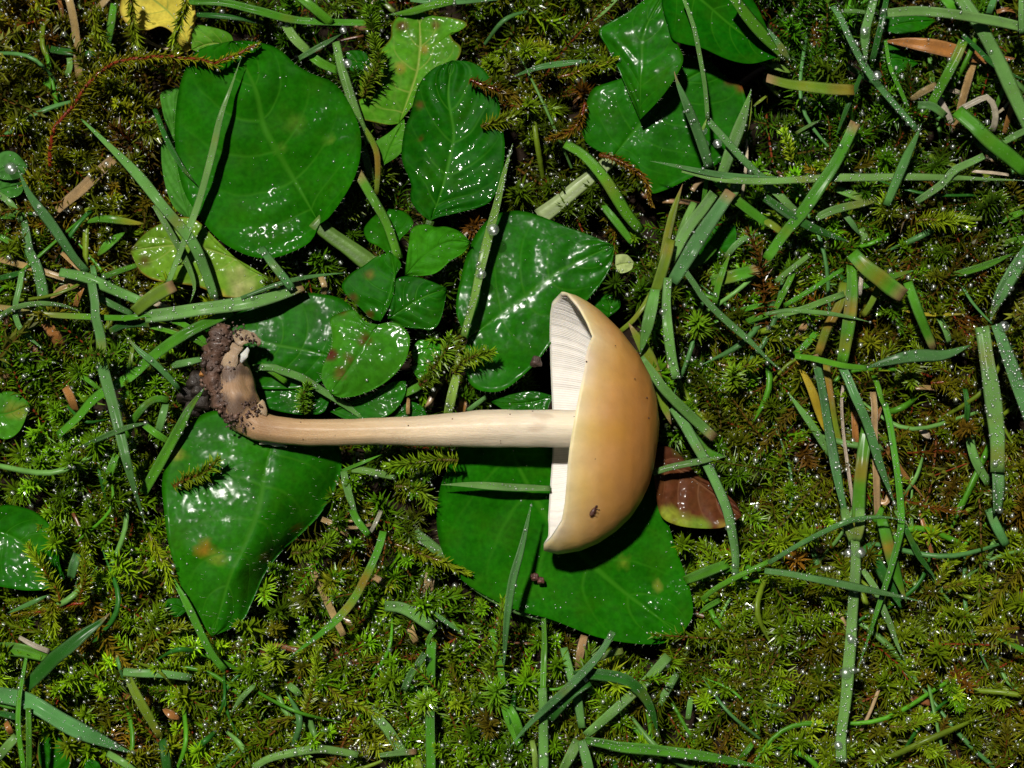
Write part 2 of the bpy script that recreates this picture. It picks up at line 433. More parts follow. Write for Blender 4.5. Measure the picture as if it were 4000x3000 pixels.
# ------------------------------------------------------------------ leaves
POLYS = []                     # outlines in photo pixels, to keep the moss from growing through leaves
def leaf_mesh(name, mid, ea, eb, z, la=0.0, lb=0.0, q=0.25, veins=6, camber=0.0, colr=(0.008, 0.105, 0.004), colr_b=None,
              spots=(), rim=None, mat=None, parent=None, base=None, nu=56, nv=14, wav=0.0, label=None, hairs=0, surf_hairs=0, track=True, dew=5.0, **props):
    """A leaf blade between a midrib and two edges (photo pixels), with real folds, quilting between the veins and thickness."""
    m = spline(pts(mid), nu); A = spline(pts(ea), nu); B = spline(pts(eb), nu)
    if track: POLYS.append(np.vstack([A, B[::-1]]))
    t = np.linspace(0, 1, nu)[:, None]
    s = np.linspace(-1, 1, 2 * nv + 1)[None, :]
    sa = np.abs(s)
    E = np.where((s < 0)[..., None], A[:, None, :], B[:, None, :])
    xy = m[:, None, :] * (1 - sa[..., None]) + E * sa[..., None]
    zc = lerpn(z, t)
    lift = np.where(s < 0, lerpn(la, t), lerpn(lb, t))
    w = (t - 0.30 * sa ** 1.3 + 1.0) * veins
    f = np.abs((w % 1.0) - 0.5) * 2                    # 0 on a vein, 1 between two
    bulge = q * (np.sqrt(np.clip(f, 0, 1)) - 0.6) * np.clip(sa * 4, 0, 1) * np.clip((1 - sa) * 3, 0.15, 1) * np.clip(t * 8, 0, 1)
    ends = np.sin(np.pi * np.clip(t, 0, 1)) ** 0.5
    zz = zc + lift * sa ** 1.4 + camber * 4 * sa * (1 - sa) * ends + 0.85 * bulge - 0.18 * np.exp(-(sa / 0.06) ** 2)
    p0 = P(xy[..., 0], xy[..., 1], zz)
    zz = zz + 0.18 * nz(p0, 0.35) + 0.07 * nz(p0 + 3, 1.1) * np.clip(sa * 3, 0, 1) + wav * nz(p0 + 7, 0.22) * sa ** 2
    V = P(xy[..., 0], xy[..., 1], zz)
    n, k = V.shape[:2]
    c = np.broadcast_to(np.array(colr), V.shape).copy()
    if colr_b is not None:
        c[:, nv + 1:] = colr_b
    if rim is not None:
        rc, rw = rim
        e = np.clip((np.broadcast_to(sa, (n, k)) - (1 - rw)) / rw, 0, 1)[..., None] ** 1.5
        c = c * (1 - e) + np.array(rc) * e
    for (code, r, sc) in spots:
        o = pts(code)[0]
        jx = 0.35 * nz(V * 1.0, 1.1)
        d = np.linalg.norm(xy - o, axis=-1) / r + jx
        g = np.clip(1.3 - d, 0, 1)[..., None]
        c = c * (1 - g) + np.array(sc) * g
    uv = np.stack(np.broadcast_arrays(t, (s + 1) / 2), -1).reshape(-1, 2)
    top = V.reshape(-1, 3)
    bot = top - np.array([0, 0, 0.22])
    N = n * k
    Q = grid_quads(n, k)
    per = np.concatenate([np.arange(k), (np.arange(1, n)) * k + k - 1, (n - 1) * k + np.arange(k - 2, -1, -1), np.arange(n - 2, 0, -1) * k])
    nxt = np.roll(per, -1)
    side = np.stack([per, per + N, nxt + N, nxt], -1)
    # orient the grid so that its upper face looks up
    a, b_, d_ = top[Q[len(Q) // 2, 0]], top[Q[len(Q) // 2, 1]], top[Q[len(Q) // 2, 3]]
    if np.cross(b_ - a, d_ - a)[2] < 0:
        Q = Q[:, ::-1]; side = side[:, ::-1]
    allq = np.vstack([Q, Q[:, ::-1] + N, side[:, ::-1]])
    VV = np.vstack([top, bot])
    if base is None:
        base = np.array([*V[0, nv][:2], V[0, nv][2]])
    me = make_mesh(name, VV, quads=allq, mat=mat or M_LEAF, colr=np.vstack([c.reshape(-1, 3)] * 2), uv=np.vstack([uv, uv]), base=base)
    o = link(name, me, parent, base, label=label, **props)
    H = []
    hp = []
    if hairs:
        for col_i, sg in ((0, -1), (k - 1, 1)):
            for tt in rng.uniform(0.06, 0.99, hairs):
                i = int(tt * (n - 1)); p = V[i, col_i]; inner = V[i, col_i + (2 if col_i == 0 else -2)]
                d = unit(p - inner + np.array([0, 0, 0.15]) + rng.normal(0, 0.12, 3)); hp.append((p, d, rng.uniform(0.3, 0.6)))
    if surf_hairs:
        ctr = 0
        while ctr < surf_hairs:
            i, j = rng.integers(4, n - 1), rng.integers(1, k - 1); ctr += 1
            hp.append((V[i, j], unit(np.array([0.9, -0.1, 0.45]) + rng.normal(0, 0.12, 3)), rng.uniform(0.4, 0.75)))
    if hp:
        Ph = np.array([h[0] for h in hp]); D = np.array([h[1] for h in hp]); L = np.array([h[2] for h in hp])[:, None]
        sd = unit(np.cross(D, np.array([0, 0, 1.0])) + 1e-6) * 0.012; up = unit(np.cross(sd, D)) * 0.012
        b0, b1, b2 = Ph + sd, Ph - sd, Ph + up; tp = Ph + D * L
        VH = np.stack([b0, b1, b2, tp], 1).reshape(-1, 3); o4 = np.arange(len(hp))[:, None] * 4
        TH = np.vstack([o4 + np.array([0, 1, 3]), o4 + np.array([1, 2, 3]), o4 + np.array([2, 0, 3])])
        link("leaf_hairs", make_mesh("leaf_hairs", VH, tris=TH, mat=M_HAIR, colr=np.array([0.42, 0.5, 0.3]), base=base), o, kind="stuff")
    nd = int(dew * np.sum(np.linalg.norm(np.diff(A, axis=0), axis=1)) / 100)
    if nd:
        i = rng.integers(3, n - 2, nd); j = rng.integers(1, k - 1, nd)
        r = np.minimum(rng.lognormal(math.log(0.085), 0.4, nd), 0.25)
        dv, df = balls(V[i, j] + rng.normal(0, 0.25, (nd, 3)) * [1, 1, 0] + np.array([0, 0, 0.02]), r)
        link("dew", make_mesh("dew", dv, tris=df, mat=M_DEW, base=base), o, kind="stuff")
    return o, V

def petiole(path, z, w, colr, parent, base, name="petiole", grooved=True):
    p = spline(pts(path), 24); t = np.linspace(0, 1, 24)
    C = P(p[:, 0], p[:, 1], lerpn(z, t))
    R = lerpn(w, t) * PX / 2
    V, Q, T3 = tube(C, R, 10, 0.8)
    if grooved:
        T, N1, N2 = frame_along(C)
        for j in range(10):
            a = 2 * np.pi * j / 10
            if abs(a - np.pi / 2) < 0.35:
                V[np.arange(24) * 10 + j] -= N2 * R[:, None] * 0.35
    cc = np.broadcast_to(np.array(colr), V.shape).copy()
    uv = np.zeros((len(V), 2)); uv[:240, 0] = np.repeat(t, 10) * 10; uv[:240, 1] = np.tile(np.abs(np.linspace(-0.2, 0.2, 10)), 24)
    return link(name, make_mesh(name, V, quads=Q, tris=T3, mat=M_BLADE, colr=cc, uv=uv, base=base), parent)

DK = (0.005, 0.080, 0.0006); MD = (0.009, 0.104, 0.0008); BR = (0.030, 0.19, 0.004); YG = (0.11, 0.24, 0.012)
BROWN = (0.07, 0.035, 0.006); YEL = (0.45, 0.36, 0.03); ORA = (0.30, 0.13, 0.01)

b1 = P(1500, 1120, 1.5)
plant = thing("leafy_plant", "low rosette plant with broad glossy dark green leaves spread beneath the mushroom", "leafy plant", b1)
def L(mid, ea, eb, z, **kw):
    kw.setdefault("parent", plant); kw.setdefault("base", b1)
    return leaf_mesh(kw.pop("name", "leaf"), mid, ea, eb, z, **kw)
# big round leaf, upper left
L("D 690,484 640,395 602,330 570,272 552,190 500,88",
  "D 690,484 672,520 640,540 590,557 540,553 490,530 455,500 425,460 400,420 385,370 378,310 378,260 385,200 400,150 430,107 500,88",
  "D 690,484 712,468 745,422 770,372 780,320 776,275 756,225 722,180 672,158 640,140 610,112 580,96 535,88 500,88",
  [3.2, 4.4, 6.2, 8.0], la=[0.9, -0.6, -1.4, -0.2], lb=[2.4, 1.6, 1.0, 0.2], q=0.50, veins=6, colr=MD,
  spots=[("10 260,810", 34, (0.06, 0.16, 0.01)), ("10 480,905", 18, (0.07, 0.17, 0.01)), ("10 160,960", 16, (0.06, 0.16, 0.01))], hairs=70,
  mat=M_LEAF_SEMI, label="largest round leaf of the rosette, upper left, with pale veins")
petiole("10 380,1430 480,1520 580,1590 700,1680 800,1760", [3.3, 3.2, 3.0, 2.8, 2.4], [70, 60, 64, 74, 76], (0.10, 0.20, 0.03), plant, b1)
# wrinkled leaf
L("10 1130,1430 1200,1240 1260,1000 1280,850 1245,620 1270,390",
  "10 1130,1430 1060,1380 1000,1290 1005,1190 945,1030 960,850 1000,740 1050,560 1140,450 1270,390",
  "10 1130,1430 1190,1405 1300,1380 1450,1340 1530,1290 1590,1150 1612,950 1590,800 1570,650 1500,480 1400,405 1270,390",
  [2.6, 3.0, 3.4, 3.0], la=[0.2, 0.9, 1.1, -0.2], lb=[0.2, 0.3, 0.1, -0.4], q=0.6, veins=6, colr=DK, mat=M_LEAF_WRINKLED, hairs=45,
  spots=[("10 1060,680", 18, BROWN), ("10 1065,900", 14, BROWN)], label="wrinkled dark leaf covered in wet glints")
petiole("10 1130,1430 1120,1460 1080,1540 1000,1640", [2.6, 2.4, 2.0, 1.4], [34, 30, 30, 34], (0.05, 0.12, 0.015), plant, b1)
# large leaf left of the cap
L("D 1010,735 1060,695 1110,660 1200,592 1270,555 1326,530",
  "D 1010,735 985,670 998,590 1020,520 1060,470 1110,455 1160,464 1220,488 1280,510 1326,530",
  "D 1010,735 1000,770 1005,805 1020,834 1050,846 1092,840 1150,792 1190,742 1255,664 1300,610 1322,568 1326,530",
  [2.0, 2.8, 3.0, 2.6], la=[0.3, 0.3, -0.4, 0.0], lb=[0.4, -0.9, -1.2, 0.0], q=0.5, veins=5, colr=MD, hairs=45, mat=M_LEAF_GLOSSY)
L("D 1195,855 1150,868 1100,872 1060,868", "D 1195,855 1150,845 1100,853 1060,868", "D 1195,855 1170,900 1110,895 1060,868", [0.6, 0.4, 0.2], q=0.15, veins=4, colr=DK)
# small leaves at the heart of the rosette
L("10 900,1690 860,1560 840,1450 850,1350", "10 900,1690 800,1600 725,1560 700,1480 770,1395 850,1350", "10 900,1690 930,1560 985,1500 1020,1440 960,1372 850,1350",
  [3.0, 3.6, 4.0], la=0.5, lb=0.3, q=0.15, veins=4, colr=MD)
L("10 960,1790 1100,1650 1240,1570 1392,1570", "10 960,1790 985,1610 1010,1480 1100,1452 1160,1470 1230,1468 1320,1500 1392,1570", "10 960,1790 1150,1775 1260,1690 1340,1640 1392,1570",
  [3.4, 4.4, 4.4], la=0.4, lb=-0.4, q=0.2, veins=4, colr=BR, hairs=16, label="small bright green leaf with a dewy bumpy top edge")
L("11 805,425 860,280 900,140 870,-30", "11 805,425 740,400 650,310 575,240 558,180 620,110 700,60 770,10 870,-30", "11 805,425 860,330 892,240 905,130 940,50 870,-30",
  [4.0, 4.4, 4.8], la=-0.4, lb=0.2, q=0.22, veins=4, colr=MD, spots=[("11 620,270", 26, BROWN), ("11 735,120", 20, (0.12, 0.10, 0.01)), ("11 735,380", 18, BROWN)], hairs=14,
  label="small leaf with brown nibbled spots at the rosette heart")
L("11 850,410 980,330 1100,260 1240,210", "11 850,410 880,270 895,160 1000,128 1130,162 1240,210", "11 850,410 960,458 1060,470 1145,475 1200,400 1240,210",
  [4.0, 4.2, 4.0], la=0.2, lb=-0.7, q=0.28, veins=4, colr=DK, mat=M_LEAF_WRINKLED)
L("11 790,445 690,600 590,750 480,890", "11 790,445 700,420 640,352 560,362 482,405 490,500 482,600 430,720 428,810 480,890",
  "11 790,445 860,430 930,442 990,510 994,580 960,690 850,810 700,890 560,918 480,890",
  [5.0, 5.4, 5.6, 5.4], la=[0.0, -0.6, -1.2, 0.0], lb=[0.0, -0.3, -1.0, -0.2], q=0.3, veins=5, colr=(0.03, 0.16, 0.005), hairs=40,
  spots=[("11 700,545", 30, BROWN), ("11 610,670", 28, (0.09, 0.06, 0.01)), ("11 545,760", 22, (0.09, 0.08, 0.01)), ("11 480,640", 24, (0.07, 0.01, 0.01)), ("11 560,360", 20, BROWN)],
  label="notched bright leaf with reddish brown marks")
L("11 480,1010 650,960 820,900 972,810", "11 480,1010 620,940 760,890 880,820 972,810", "11 480,1010 600,1060 800,1052 900,1000 965,900 972,810", [2.2, 2.6, 2.8], q=0.15, veins=4, colr=MD)
L("11 500,650 330,615 150,582 0,556 -200,510 -330,480", "11 500,650 600,500 640,372 560,282 420,245 260,243 100,290 -80,350 -240,430 -330,480",
  "11 500,650 470,770 330,850 150,862 0,850 -150,760 -330,480", [2.4, 2.2, 2.0, 1.6], la=[1.2, 0.4, -0.4, 0.0], lb=[-0.5, -0.6, -0.4, 0.0], q=0.22, veins=6, colr=MD,
  mat=M_LEAF_GLOSSY, label="leaf behind the torn stem base with a white glare along its midrib")
L("11 480,930 300,900 120,840 -60,760", "11 480,930 350,840 150,765 -60,740 -60,760", "11 480,930 420,1020 220,1020 20,950 -60,760", [1.4, 1.2, 0.8], q=0.25, veins=5, colr=DK)
L("11 1110,1045 1040,1000 960,1010 890,1045", "11 1110,1045 1080,980 1010,945 940,975 890,1045", "11 1110,1045 1040,1070 940,1070 890,1045", [1.6, 1.7, 1.6], q=0.1, veins=3, colr=DK)
# lower left leaf below the stem base
L("D 595,940 580,985 572,1025 556,1110 528,1180 500,1240 478,1310 458,1375",
  "D 595,940 520,890 450,890 400,925 365,985 350,1040 354,1100 362,1165 378,1225 398,1285 425,1335 458,1375",
  "D 595,940 680,940 732,965 736,1020 720,1062 692,1110 652,1152 610,1190 572,1240 545,1300 520,1345 458,1375",
  [2.6, 4.6, 4.8, 2.6], la=[-0.2, -1.0, -0.8, 0.0], lb=[-0.6, -5.4, -4.6, -0.1], q=0.40, veins=6, mat=M_LEAF_GLOSSY, colr=(0.014, 0.125, 0.001), colr_b=(0.010, 0.110, 0.001), hairs=50, surf_hairs=110,  # right half slightly darker: the fold's shade put into the colour
  spots=[("02 1330,240", 30, (0.22, 0.12, 0.008)), ("02 1400,290", 34, (0.10, 0.17, 0.01)), ("12 265,105", 12, (0.10, 0.07, 0.006)), ("12 60,300", 18, (0.12, 0.08, 0.01)), ("01 1150,1290", 30, (0.2, 0.22, 0.02))],
  label="folded hairy leaf below the stem base with an orange blotch")
# big leaf under the cap
L("D 1095,930 1115,995 1150,1065 1195,1135 1272,1213 1339,1272 1410,1325 1472,1372",
  "D 1095,930 1010,945 960,1025 943,1110 955,1190 1000,1255 1100,1312 1190,1338 1290,1376 1380,1391 1440,1388 1472,1372",
  "D 1095,930 1180,905 1290,940 1395,1000 1420,1060 1440,1120 1462,1190 1487,1260 1497,1325 1472,1372",
  [0.2, 0.0, 0.2, 0.9, 1.5], la=[0.4, 0.5, 0.4, 0.0], lb=[-0.4, -0.6, -0.2, 0.1], q=0.28, veins=7, colr=(0.008, 0.100, 0.0008), hairs=90, mat=M_LEAF_DULL,
  spots=[("22 730,325", 22, (0.10, 0.17, 0.01)), ("22 940,480", 20, (0.14, 0.18, 0.02))], label="broad leaf lying under the mushroom cap, its tip at lower right")
L("11 1195,610 1110,600 1000,630", "11 1195,610 1190,570 1060,545 1000,630", "11 1195,610 1180,660 1060,700 1000,630", [1.4, 1.5, 1.4], q=0.1, veins=3, colr=BR)
L("11 1180,720 1110,750 1030,770", "11 1180,720 1150,678 1020,715 1030,770", "11 1180,720 1185,780 1080,815 1030,770", [1.2, 1.3, 1.2], q=0.1, veins=3, colr=BR)

b2 = P(2110, 850, 0.5)
plant2 = thing("leafy_plant", "creeping plant with a pale petiole and two overlapping folded leaves right of the wrinkled leaf", "leafy plant", b2)
k2 = dict(parent=plant2, base=b2)
L("20 650,1020 860,770 1060,560 1310,420", "20 650,1020 500,940 455,850 470,720 520,580 640,530 800,480 1000,420 1100,368 1210,365 1310,420",
  "20 650,1020 760,1080 850,1150 890,1250 1000,1228 1180,1140 1345,1050 1455,910 1525,740 1505,600 1470,530 1400,515 1310,420",
  [1.4, 2.0, 2.4, 2.4], la=[0.0, 0.3, 0.1, 0.0], lb=[-0.4, -1.2, -1.0, -0.2], q=0.25, veins=5, colr=MD, hairs=30,
  spots=[("20 1420,520", 26, BROWN), ("20 1490,560", 24, (0.16, 0.03, 0.01))], label="lower wide leaf with a nibbled red edge", **k2)
L("20 830,775 830,600 840,400 860,200 990,-60", "20 830,775 760,610 690,450 620,310 562,200 640,140 740,85 860,0 990,-60", "20 830,775 960,640 1060,500 1110,380 1060,260 1010,120 1000,20 990,-60",
  [3.4, 5.2, 5.8, 5.2], la=[-0.4, -1.4, -1.5, -0.4], lb=[0.8, 1.6, 1.0, 0.0], q=0.25, veins=6, colr=MD, hairs=20, mat=M_LEAF_GLOSSY, label="upper leaf with a white glare stripe", **k2)
petiole("20 180,1410 300,1320 420,1220 560,1110 660,1015", [0.6, 1.2, 1.6, 1.8, 1.8], [74, 64, 60, 56, 50], (0.30, 0.38, 0.16), plant2, b2)

def lone(label, mid, ea, eb, z, **kw):
    kw.setdefault("category", "leaf")
    return leaf_mesh(kw.pop("name", "leaf"), mid, ea, eb, z, label=label, **kw)
lone("dark green leaf reaching in from the top edge above the folded leaf", "20 1010,-150 1230,0 1440,180 1720,370", "20 1010,-150 970,0 1000,130 1040,250 1120,285 1230,310 1400,385 1550,412 1720,370",
     "20 1010,-150 1200,-250 1400,-150 1560,0 1660,200 1720,370", [5.5, 6.0, 5.6, 5.0], la=[1.2, 1.4, 1.2, 0.2], lb=[1.0, 1.2, 0.8, 0], q=0.15, veins=6, colr=(0.004, 0.080, 0.001), mat=M_LEAF_DULL)
lone("small shaded green leaf under grass right of the folded leaf", "20 1230,1720 1300,1600 1440,1420", "20 1230,1720 1210,1580 1290,1460 1440,1420", "20 1230,1720 1360,1660 1450,1560 1440,1420", [-1.0, -0.6, -0.8], q=0.1, veins=4, colr=MD)
lone("dark leaf just below the level pale blade in the top right corner", "30 740,190 880,150 1090,130", "30 740,190 760,110 900,70 1090,130", "30 740,190 860,220 1000,190 1090,130", [0.5, 0.8, 0.6], q=0.1, veins=4, colr=MD)
lone("dark leaf half hidden beneath the left end of the orange dead leaf", "30 700,430 820,380 975,410", "30 700,430 720,290 830,310 975,410", "30 700,430 800,480 900,450 975,410", [0.0, 0.4, 0.2], q=0.1, veins=4, colr=MD)
lone("yellow-green leaf with brown nibbled edge left of the small heart leaves", "D 590,605 500,555 400,530 280,540", "D 590,605 530,575 472,522 425,476 378,470 320,498 280,540",
     "D 590,605 575,635 530,642 480,640 430,620 380,612 335,605 302,585 280,540", [2.2, 2.4, 2.6, 2.2], la=0.2, lb=-0.4, q=0.18, veins=5, colr=YG, mat=M_LEAF_PALE, rim=((0.16, 0.09, 0.01), 0.07),
     spots=[("D 520,618", 60, (0.34, 0.36, 0.12)), ("01 1420,250", 30, (0.35, 0.28, 0.03)), ("01 930,40", 26, BROWN), ("00 850,1600", 24, BROWN)])
lone("torn yellow leaf at the top edge near the left corner", "00 1245,320 1130,120 1000,0 830,-110", "00 1245,320 1190,330 1120,215 1040,170 950,195 840,170 775,70 800,-50 830,-110", "00 1245,320 1262,180 1255,20 1150,-90 830,-110",
     [0.4, 1.0, 1.6, 2.0], la=0.5, lb=0.6, q=0.3, veins=4, colr=(0.55, 0.46, 0.06), mat=M_LEAF_PALE, rim=((0.35, 0.22, 0.05), 0.10), wav=0.5)
lone("light green leaf tip peeping out above the largest round leaf", "00 1520,330 1400,280 1240,320", "00 1520,330 1490,220 1340,168 1255,180 1240,320", "00 1520,330 1400,380 1240,320", [2.0, 2.4, 2.0], q=0.1, veins=3, colr=(0.06, 0.2, 0.008), mat=M_LEAF_PALE)
lone("narrow wet pale leaf along the left edge of the largest round leaf", "00 1230,1430 1150,1100 1130,800 1150,560", "00 1230,1430 1120,1330 1060,1150 1045,950 1080,850 1050,700 1045,600 1150,560", "00 1230,1430 1300,1100 1250,800 1150,560",
     [1.0, 0.6, 0.8, 1.2], la=-0.8, lb=0.6, q=0.3, veins=7, colr=(0.05, 0.19, 0.02), mat=M_LEAF_WRINKLED)
lone("yellow-green lobed leaf with a whitish midrib above the wrinkled leaf", "10 925,800 1010,580 1060,360 1060,85",
     "10 925,800 860,808 760,790 655,755 660,650 740,630 800,560 800,470 790,400 800,330 870,250 880,160 930,100 1060,75",
     "10 925,800 1010,690 1110,540 1210,450 1300,390 1330,310 1280,260 1260,215 1320,200 1370,150 1270,115 1150,100 1060,75",
     [1.2, 1.6, 1.6, 1.2], la=0.2, lb=0.3, q=0.12, veins=4, colr=(0.055, 0.205, 0.006), mat=M_LEAF_PALE, spots=[("10 950,160", 22, BROWN), ("10 1170,170", 22, BROWN), ("10 1090,320", 14, (0.2, 0.16, 0.02)), ("10 930,430", 22, (0.2, 0.2, 0.02))], rim=((0.12, 0.13, 0.01), 0.06))
lone("green leaf lobe tucked under the left side of the wrinkled leaf", "10 820,1075 880,930 960,770", "10 820,1075 790,960 770,920 860,860 960,770", "10 820,1075 930,1000 970,900 960,770", [0.8, 1.2, 1.4], q=0.1, veins=3, colr=(0.05, 0.2, 0.008))
lone("small puckered wet leaf between two grass blades beside the lobed leaf", "10 740,400 650,400 570,380", "10 740,400 700,335 600,330 570,380", "10 740,400 720,450 620,460 570,380", [0.8, 1.0, 0.8], q=0.2, veins=3, colr=DK, mat=M_LEAF_WRINKLED)
lone("green leaf cut off by the left edge in the lower half", "02 -120,110 60,150 200,240 420,430", "02 -120,110 0,-40 180,-20 290,50 370,180 385,330 420,430", "02 -120,110 -100,420 100,500 300,500 420,430",
     [1.0, 1.0, 0.8, 0.4], la=0.5, lb=0.7, q=0.25, veins=5, colr=MD)
lone("yellow-flecked green leaf at the left edge level with the stem", "01 -120,1020 40,1020 200,960", "01 -120,1020 -20,900 90,880 200,960", "01 -120,1020 0,1180 120,1140 200,960", [0.2, 0.5, 0.2], q=0.15, veins=4, colr=(0.04, 0.18, 0.006), spots=[("01 110,1000", 40, (0.16, 0.2, 0.02))])
lone("dark green leaf poking up at the bottom edge near the left corner", "02 330,1760 340,1560 300,1380", "02 330,1760 250,1620 255,1450 300,1380", "02 330,1760 450,1650 440,1520 300,1380", [0.0, 0.4, 0.4], q=0.2, veins=4, colr=MD, rim=((0.2, 0.2, 0.03), 0.05))
lone("small dark leaf at the bottom edge beside a grass blade tip", "02 660,1760 600,1650 540,1590", "02 660,1760 560,1700 540,1590", "02 660,1760 640,1630 540,1590", [-0.5, 0.0, -0.2], q=0.1, veins=3, colr=MD)
lone("round wet clover-like leaf holding a water drop at the left edge", "00 -60,1130 60,1080 185,1080", "00 -60,1130 -10,1000 90,985 185,1080", "00 -60,1130 30,1165 130,1150 185,1080", [1.4, 1.4, 1.0], la=-0.4, lb=-0.3, q=0.15, veins=3, colr=(0.05, 0.17, 0.03), mat=M_LEAF_WRINKLED)
lone("crinkled wet leaflet just below the round clover-like leaf", "00 -40,1240 80,1210 160,1200", "00 -40,1240 0,1170 100,1160 160,1200", "00 -40,1240 60,1280 130,1260 160,1200", [0.2, 0.4, 0.2], q=0.2, veins=3, colr=(0.04, 0.16, 0.02), mat=M_LEAF_WRINKLED)
lone("puckered wet leaflet between clover-like leaf and broad straw", "00 190,1230 260,1215 330,1230", "00 190,1230 230,1180 290,1180 330,1230", "00 190,1230 240,1270 310,1265 330,1230", [0.0, 0.3, 0.1], q=0.25, veins=3, colr=(0.03, 0.14, 0.01), mat=M_LEAF_WRINKLED)
lone("brown decaying leaf with yellow-green lower rim right of the cap", "N 2545,1790 2680,1850 2790,1930 2900,2015", "N 2545,1790 2580,1745 2640,1760 2720,1850 2800,1900 2870,1960 2900,2015", "N 2545,1790 2560,1900 2580,2010 2640,2050 2740,2064 2830,2058 2900,2015",
     [1.4, 1.0, 0.9, 1.2], la=0.2, lb=0.9, q=0.3, veins=5, colr=(0.075, 0.022, 0.009), colr_b=(0.085, 0.026, 0.009), mat=M_LEAF_DEAD, wav=0.3,
     spots=[("N 2660,2052", 42, (0.20, 0.26, 0.02)), ("N 2740,2062", 42, (0.14, 0.24, 0.02)), ("N 2600,2020", 46, (0.20, 0.24, 0.02)), ("N 2830,2052", 34, (0.20, 0.14, 0.02)), ("N 2650,1748", 26, (0.08, 0.17, 0.01))])
lone("pale sheath scrap beside the pointed tip of the leaf left of the cap", "21 670,60 720,50 790,40", "21 670,60 660,0 740,-10 790,40", "21 670,60 700,110 770,90 790,40", [1.0, 1.2, 1.0], q=0.1, veins=3, colr=(0.34, 0.42, 0.16), mat=M_LEAF_PALE)
lone("small round green leaf between the cap and the dewy upright blade", "21 620,400 640,330 600,240", "21 620,400 540,340 545,270 600,240", "21 620,400 700,330 680,260 600,240", [-0.5, -0.2, -0.4], q=0.2, veins=3, colr=MD, mat=M_LEAF_WRINKLED)
lone("small green leaf scrap at the lower left tip of the hairy leaf", "02 1210,640 1150,610 1060,590", "02 1210,640 1180,570 1100,560 1060,590", "02 1210,640 1150,680 1100,660 1060,590", [0.6, 0.8, 0.6], q=0.1, veins=3, colr=MD)

# ------------------------------------------------------------------ mushroom
ZC, YC, XA = 6.0, 1652.0, 2576.0
TOPX = [2123, 2205, 2252, 2296, 2339, 2386, 2426, 2450, 2494, 2542, 2566, 2576]
TOPR = [520, 512, 498, 474, 444, 400, 360, 328, 272, 182, 100, 0]
BOTX = [2123, 2181, 2267, 2336, 2405, 2466, 2506, 2535, 2553, 2566, 2574, 2576]
BOTR = [500, 514, 500, 471, 425, 367, 305, 244, 179, 100, 40, 0]
def prof(x, sgn):
    return np.interp(x, TOPX, TOPR) * (1 + sgn) / 2 + np.interp(x, BOTX, BOTR) * (1 - sgn) / 2
MY = [1140, 1190, 1230, 1281, 1324, 1371, 1425, 1516, 1588, 1650, 1755, 1823, 1885, 1968, 2033, 2055, 2105, 2140]
MXn = [2205, 2262, 2290, 2314, 2300, 2287, 2284, 2266, 2252, 2241, 2224, 2217, 2213, 2206, 2195, 2181, 2152, 2124]
MXf = [2200, 2156, 2149, 2147, 2147, 2149, 2150, 2154, 2157, 2158, 2159, 2155, 2150, 2145, 2141, 2143, 2142, 2124]
KN, KF = 0.58, 0.34
GA = np.clip(0.8 + 0.55 * np.interp(np.linspace(0, 1, 1320), np.linspace(0, 1, 331), rng.normal(0, 0.45, 331)), 0.3, 1.4)
def cap_surface(nth, nx, inset, x_from=0.0, x_to=1.0, ridge=0.0, nridge=0, xlim=None):
    th = np.linspace(0, 2 * np.pi, nth, endpoint=False)
    sn, cs = np.sin(th), np.cos(th)
    out = np.zeros((nx, nth, 3)); pix = np.zeros((nx, nth, 2))
    y0 = YC - 505 * sn
    near = np.interp(y0, MY, MXn); far = np.interp(y0, MY, MXf)
    b = np.clip(cs * 6 + 0.5, 0, 1); b = b * b * (3 - 2 * b)
    xm = near * b + far * (1 - b)
    kz = np.where(cs > 0, KN, KF)
    for i in range(nx):
        u = x_from + (x_to - x_from) * i / (nx - 1)
        uu = 1 - (1 - u) ** 1.8 if ridge == 0 else u
        x = xm + (XA - xm) * uu
        d = inset(u, th) if callable(inset) else inset
        r = np.maximum(prof(x, sn) - d, 0)
        if ridge:
            r = np.maximum(r - ridge * (0.35 + u) * GA * np.abs(np.sin(th * nridge / 2 + 0.8 * np.sin(th * 3) + 0.25 * np.sin(u * 9 + th * 11))), 5)
            x = x + 0.02 * (xm - x)
        y = YC - r * sn; z = ZC + r * cs * kz * PX
        out[i] = P(x, y, z); pix[i] = np.stack([x, y], -1)
    return out, pix, th, xm

bm_ = P(920, 1450, 2.5)
mush = thing("mushroom", "tan-capped mushroom with a long pale stem lying on its side across the leaves", "mushroom", bm_)
# cap: outer skin with a rolled margin
NTH = 160
o1, px1, th, xm = cap_surface(NTH, 44, 0.0)
wob = 0.10 * nz(o1.reshape(-1, 3), 0.22).reshape(o1.shape[:2])
o1[..., 2] += wob * 0.6
lip, _, _, _ = cap_surface(NTH, 2, 13.0, 0.0, 0.05)
inn, _, _, _ = cap_surface(NTH, 20, 15.0, 0.02, 0.97)
rings = np.concatenate([inn[::-1], lip[:1], o1], 0)
n, k = rings.shape[:2]
Vc = rings.reshape(-1, 3)
capc = np.zeros((n, k, 3))
u = np.linspace(0, 1, 44)
uu = 1 - (1 - u) ** 1.8
stops = np.array([0, 0.06, 0.20, 0.42, 0.7, 1.0])
cols = np.array([[0.68, 0.57, 0.37], [0.65, 0.49, 0.255], [0.60, 0.38, 0.150], [0.50, 0.258, 0.076], [0.38, 0.168, 0.038], [0.32, 0.130, 0.026]])
oc = np.stack([np.interp(uu, stops, cols[:, c]) for c in range(3)], -1)[:, None, :]
oc = np.broadcast_to(oc, (44, k, 3)).copy()
pn = nz(o1.reshape(-1, 3), 0.30).reshape(44, k)
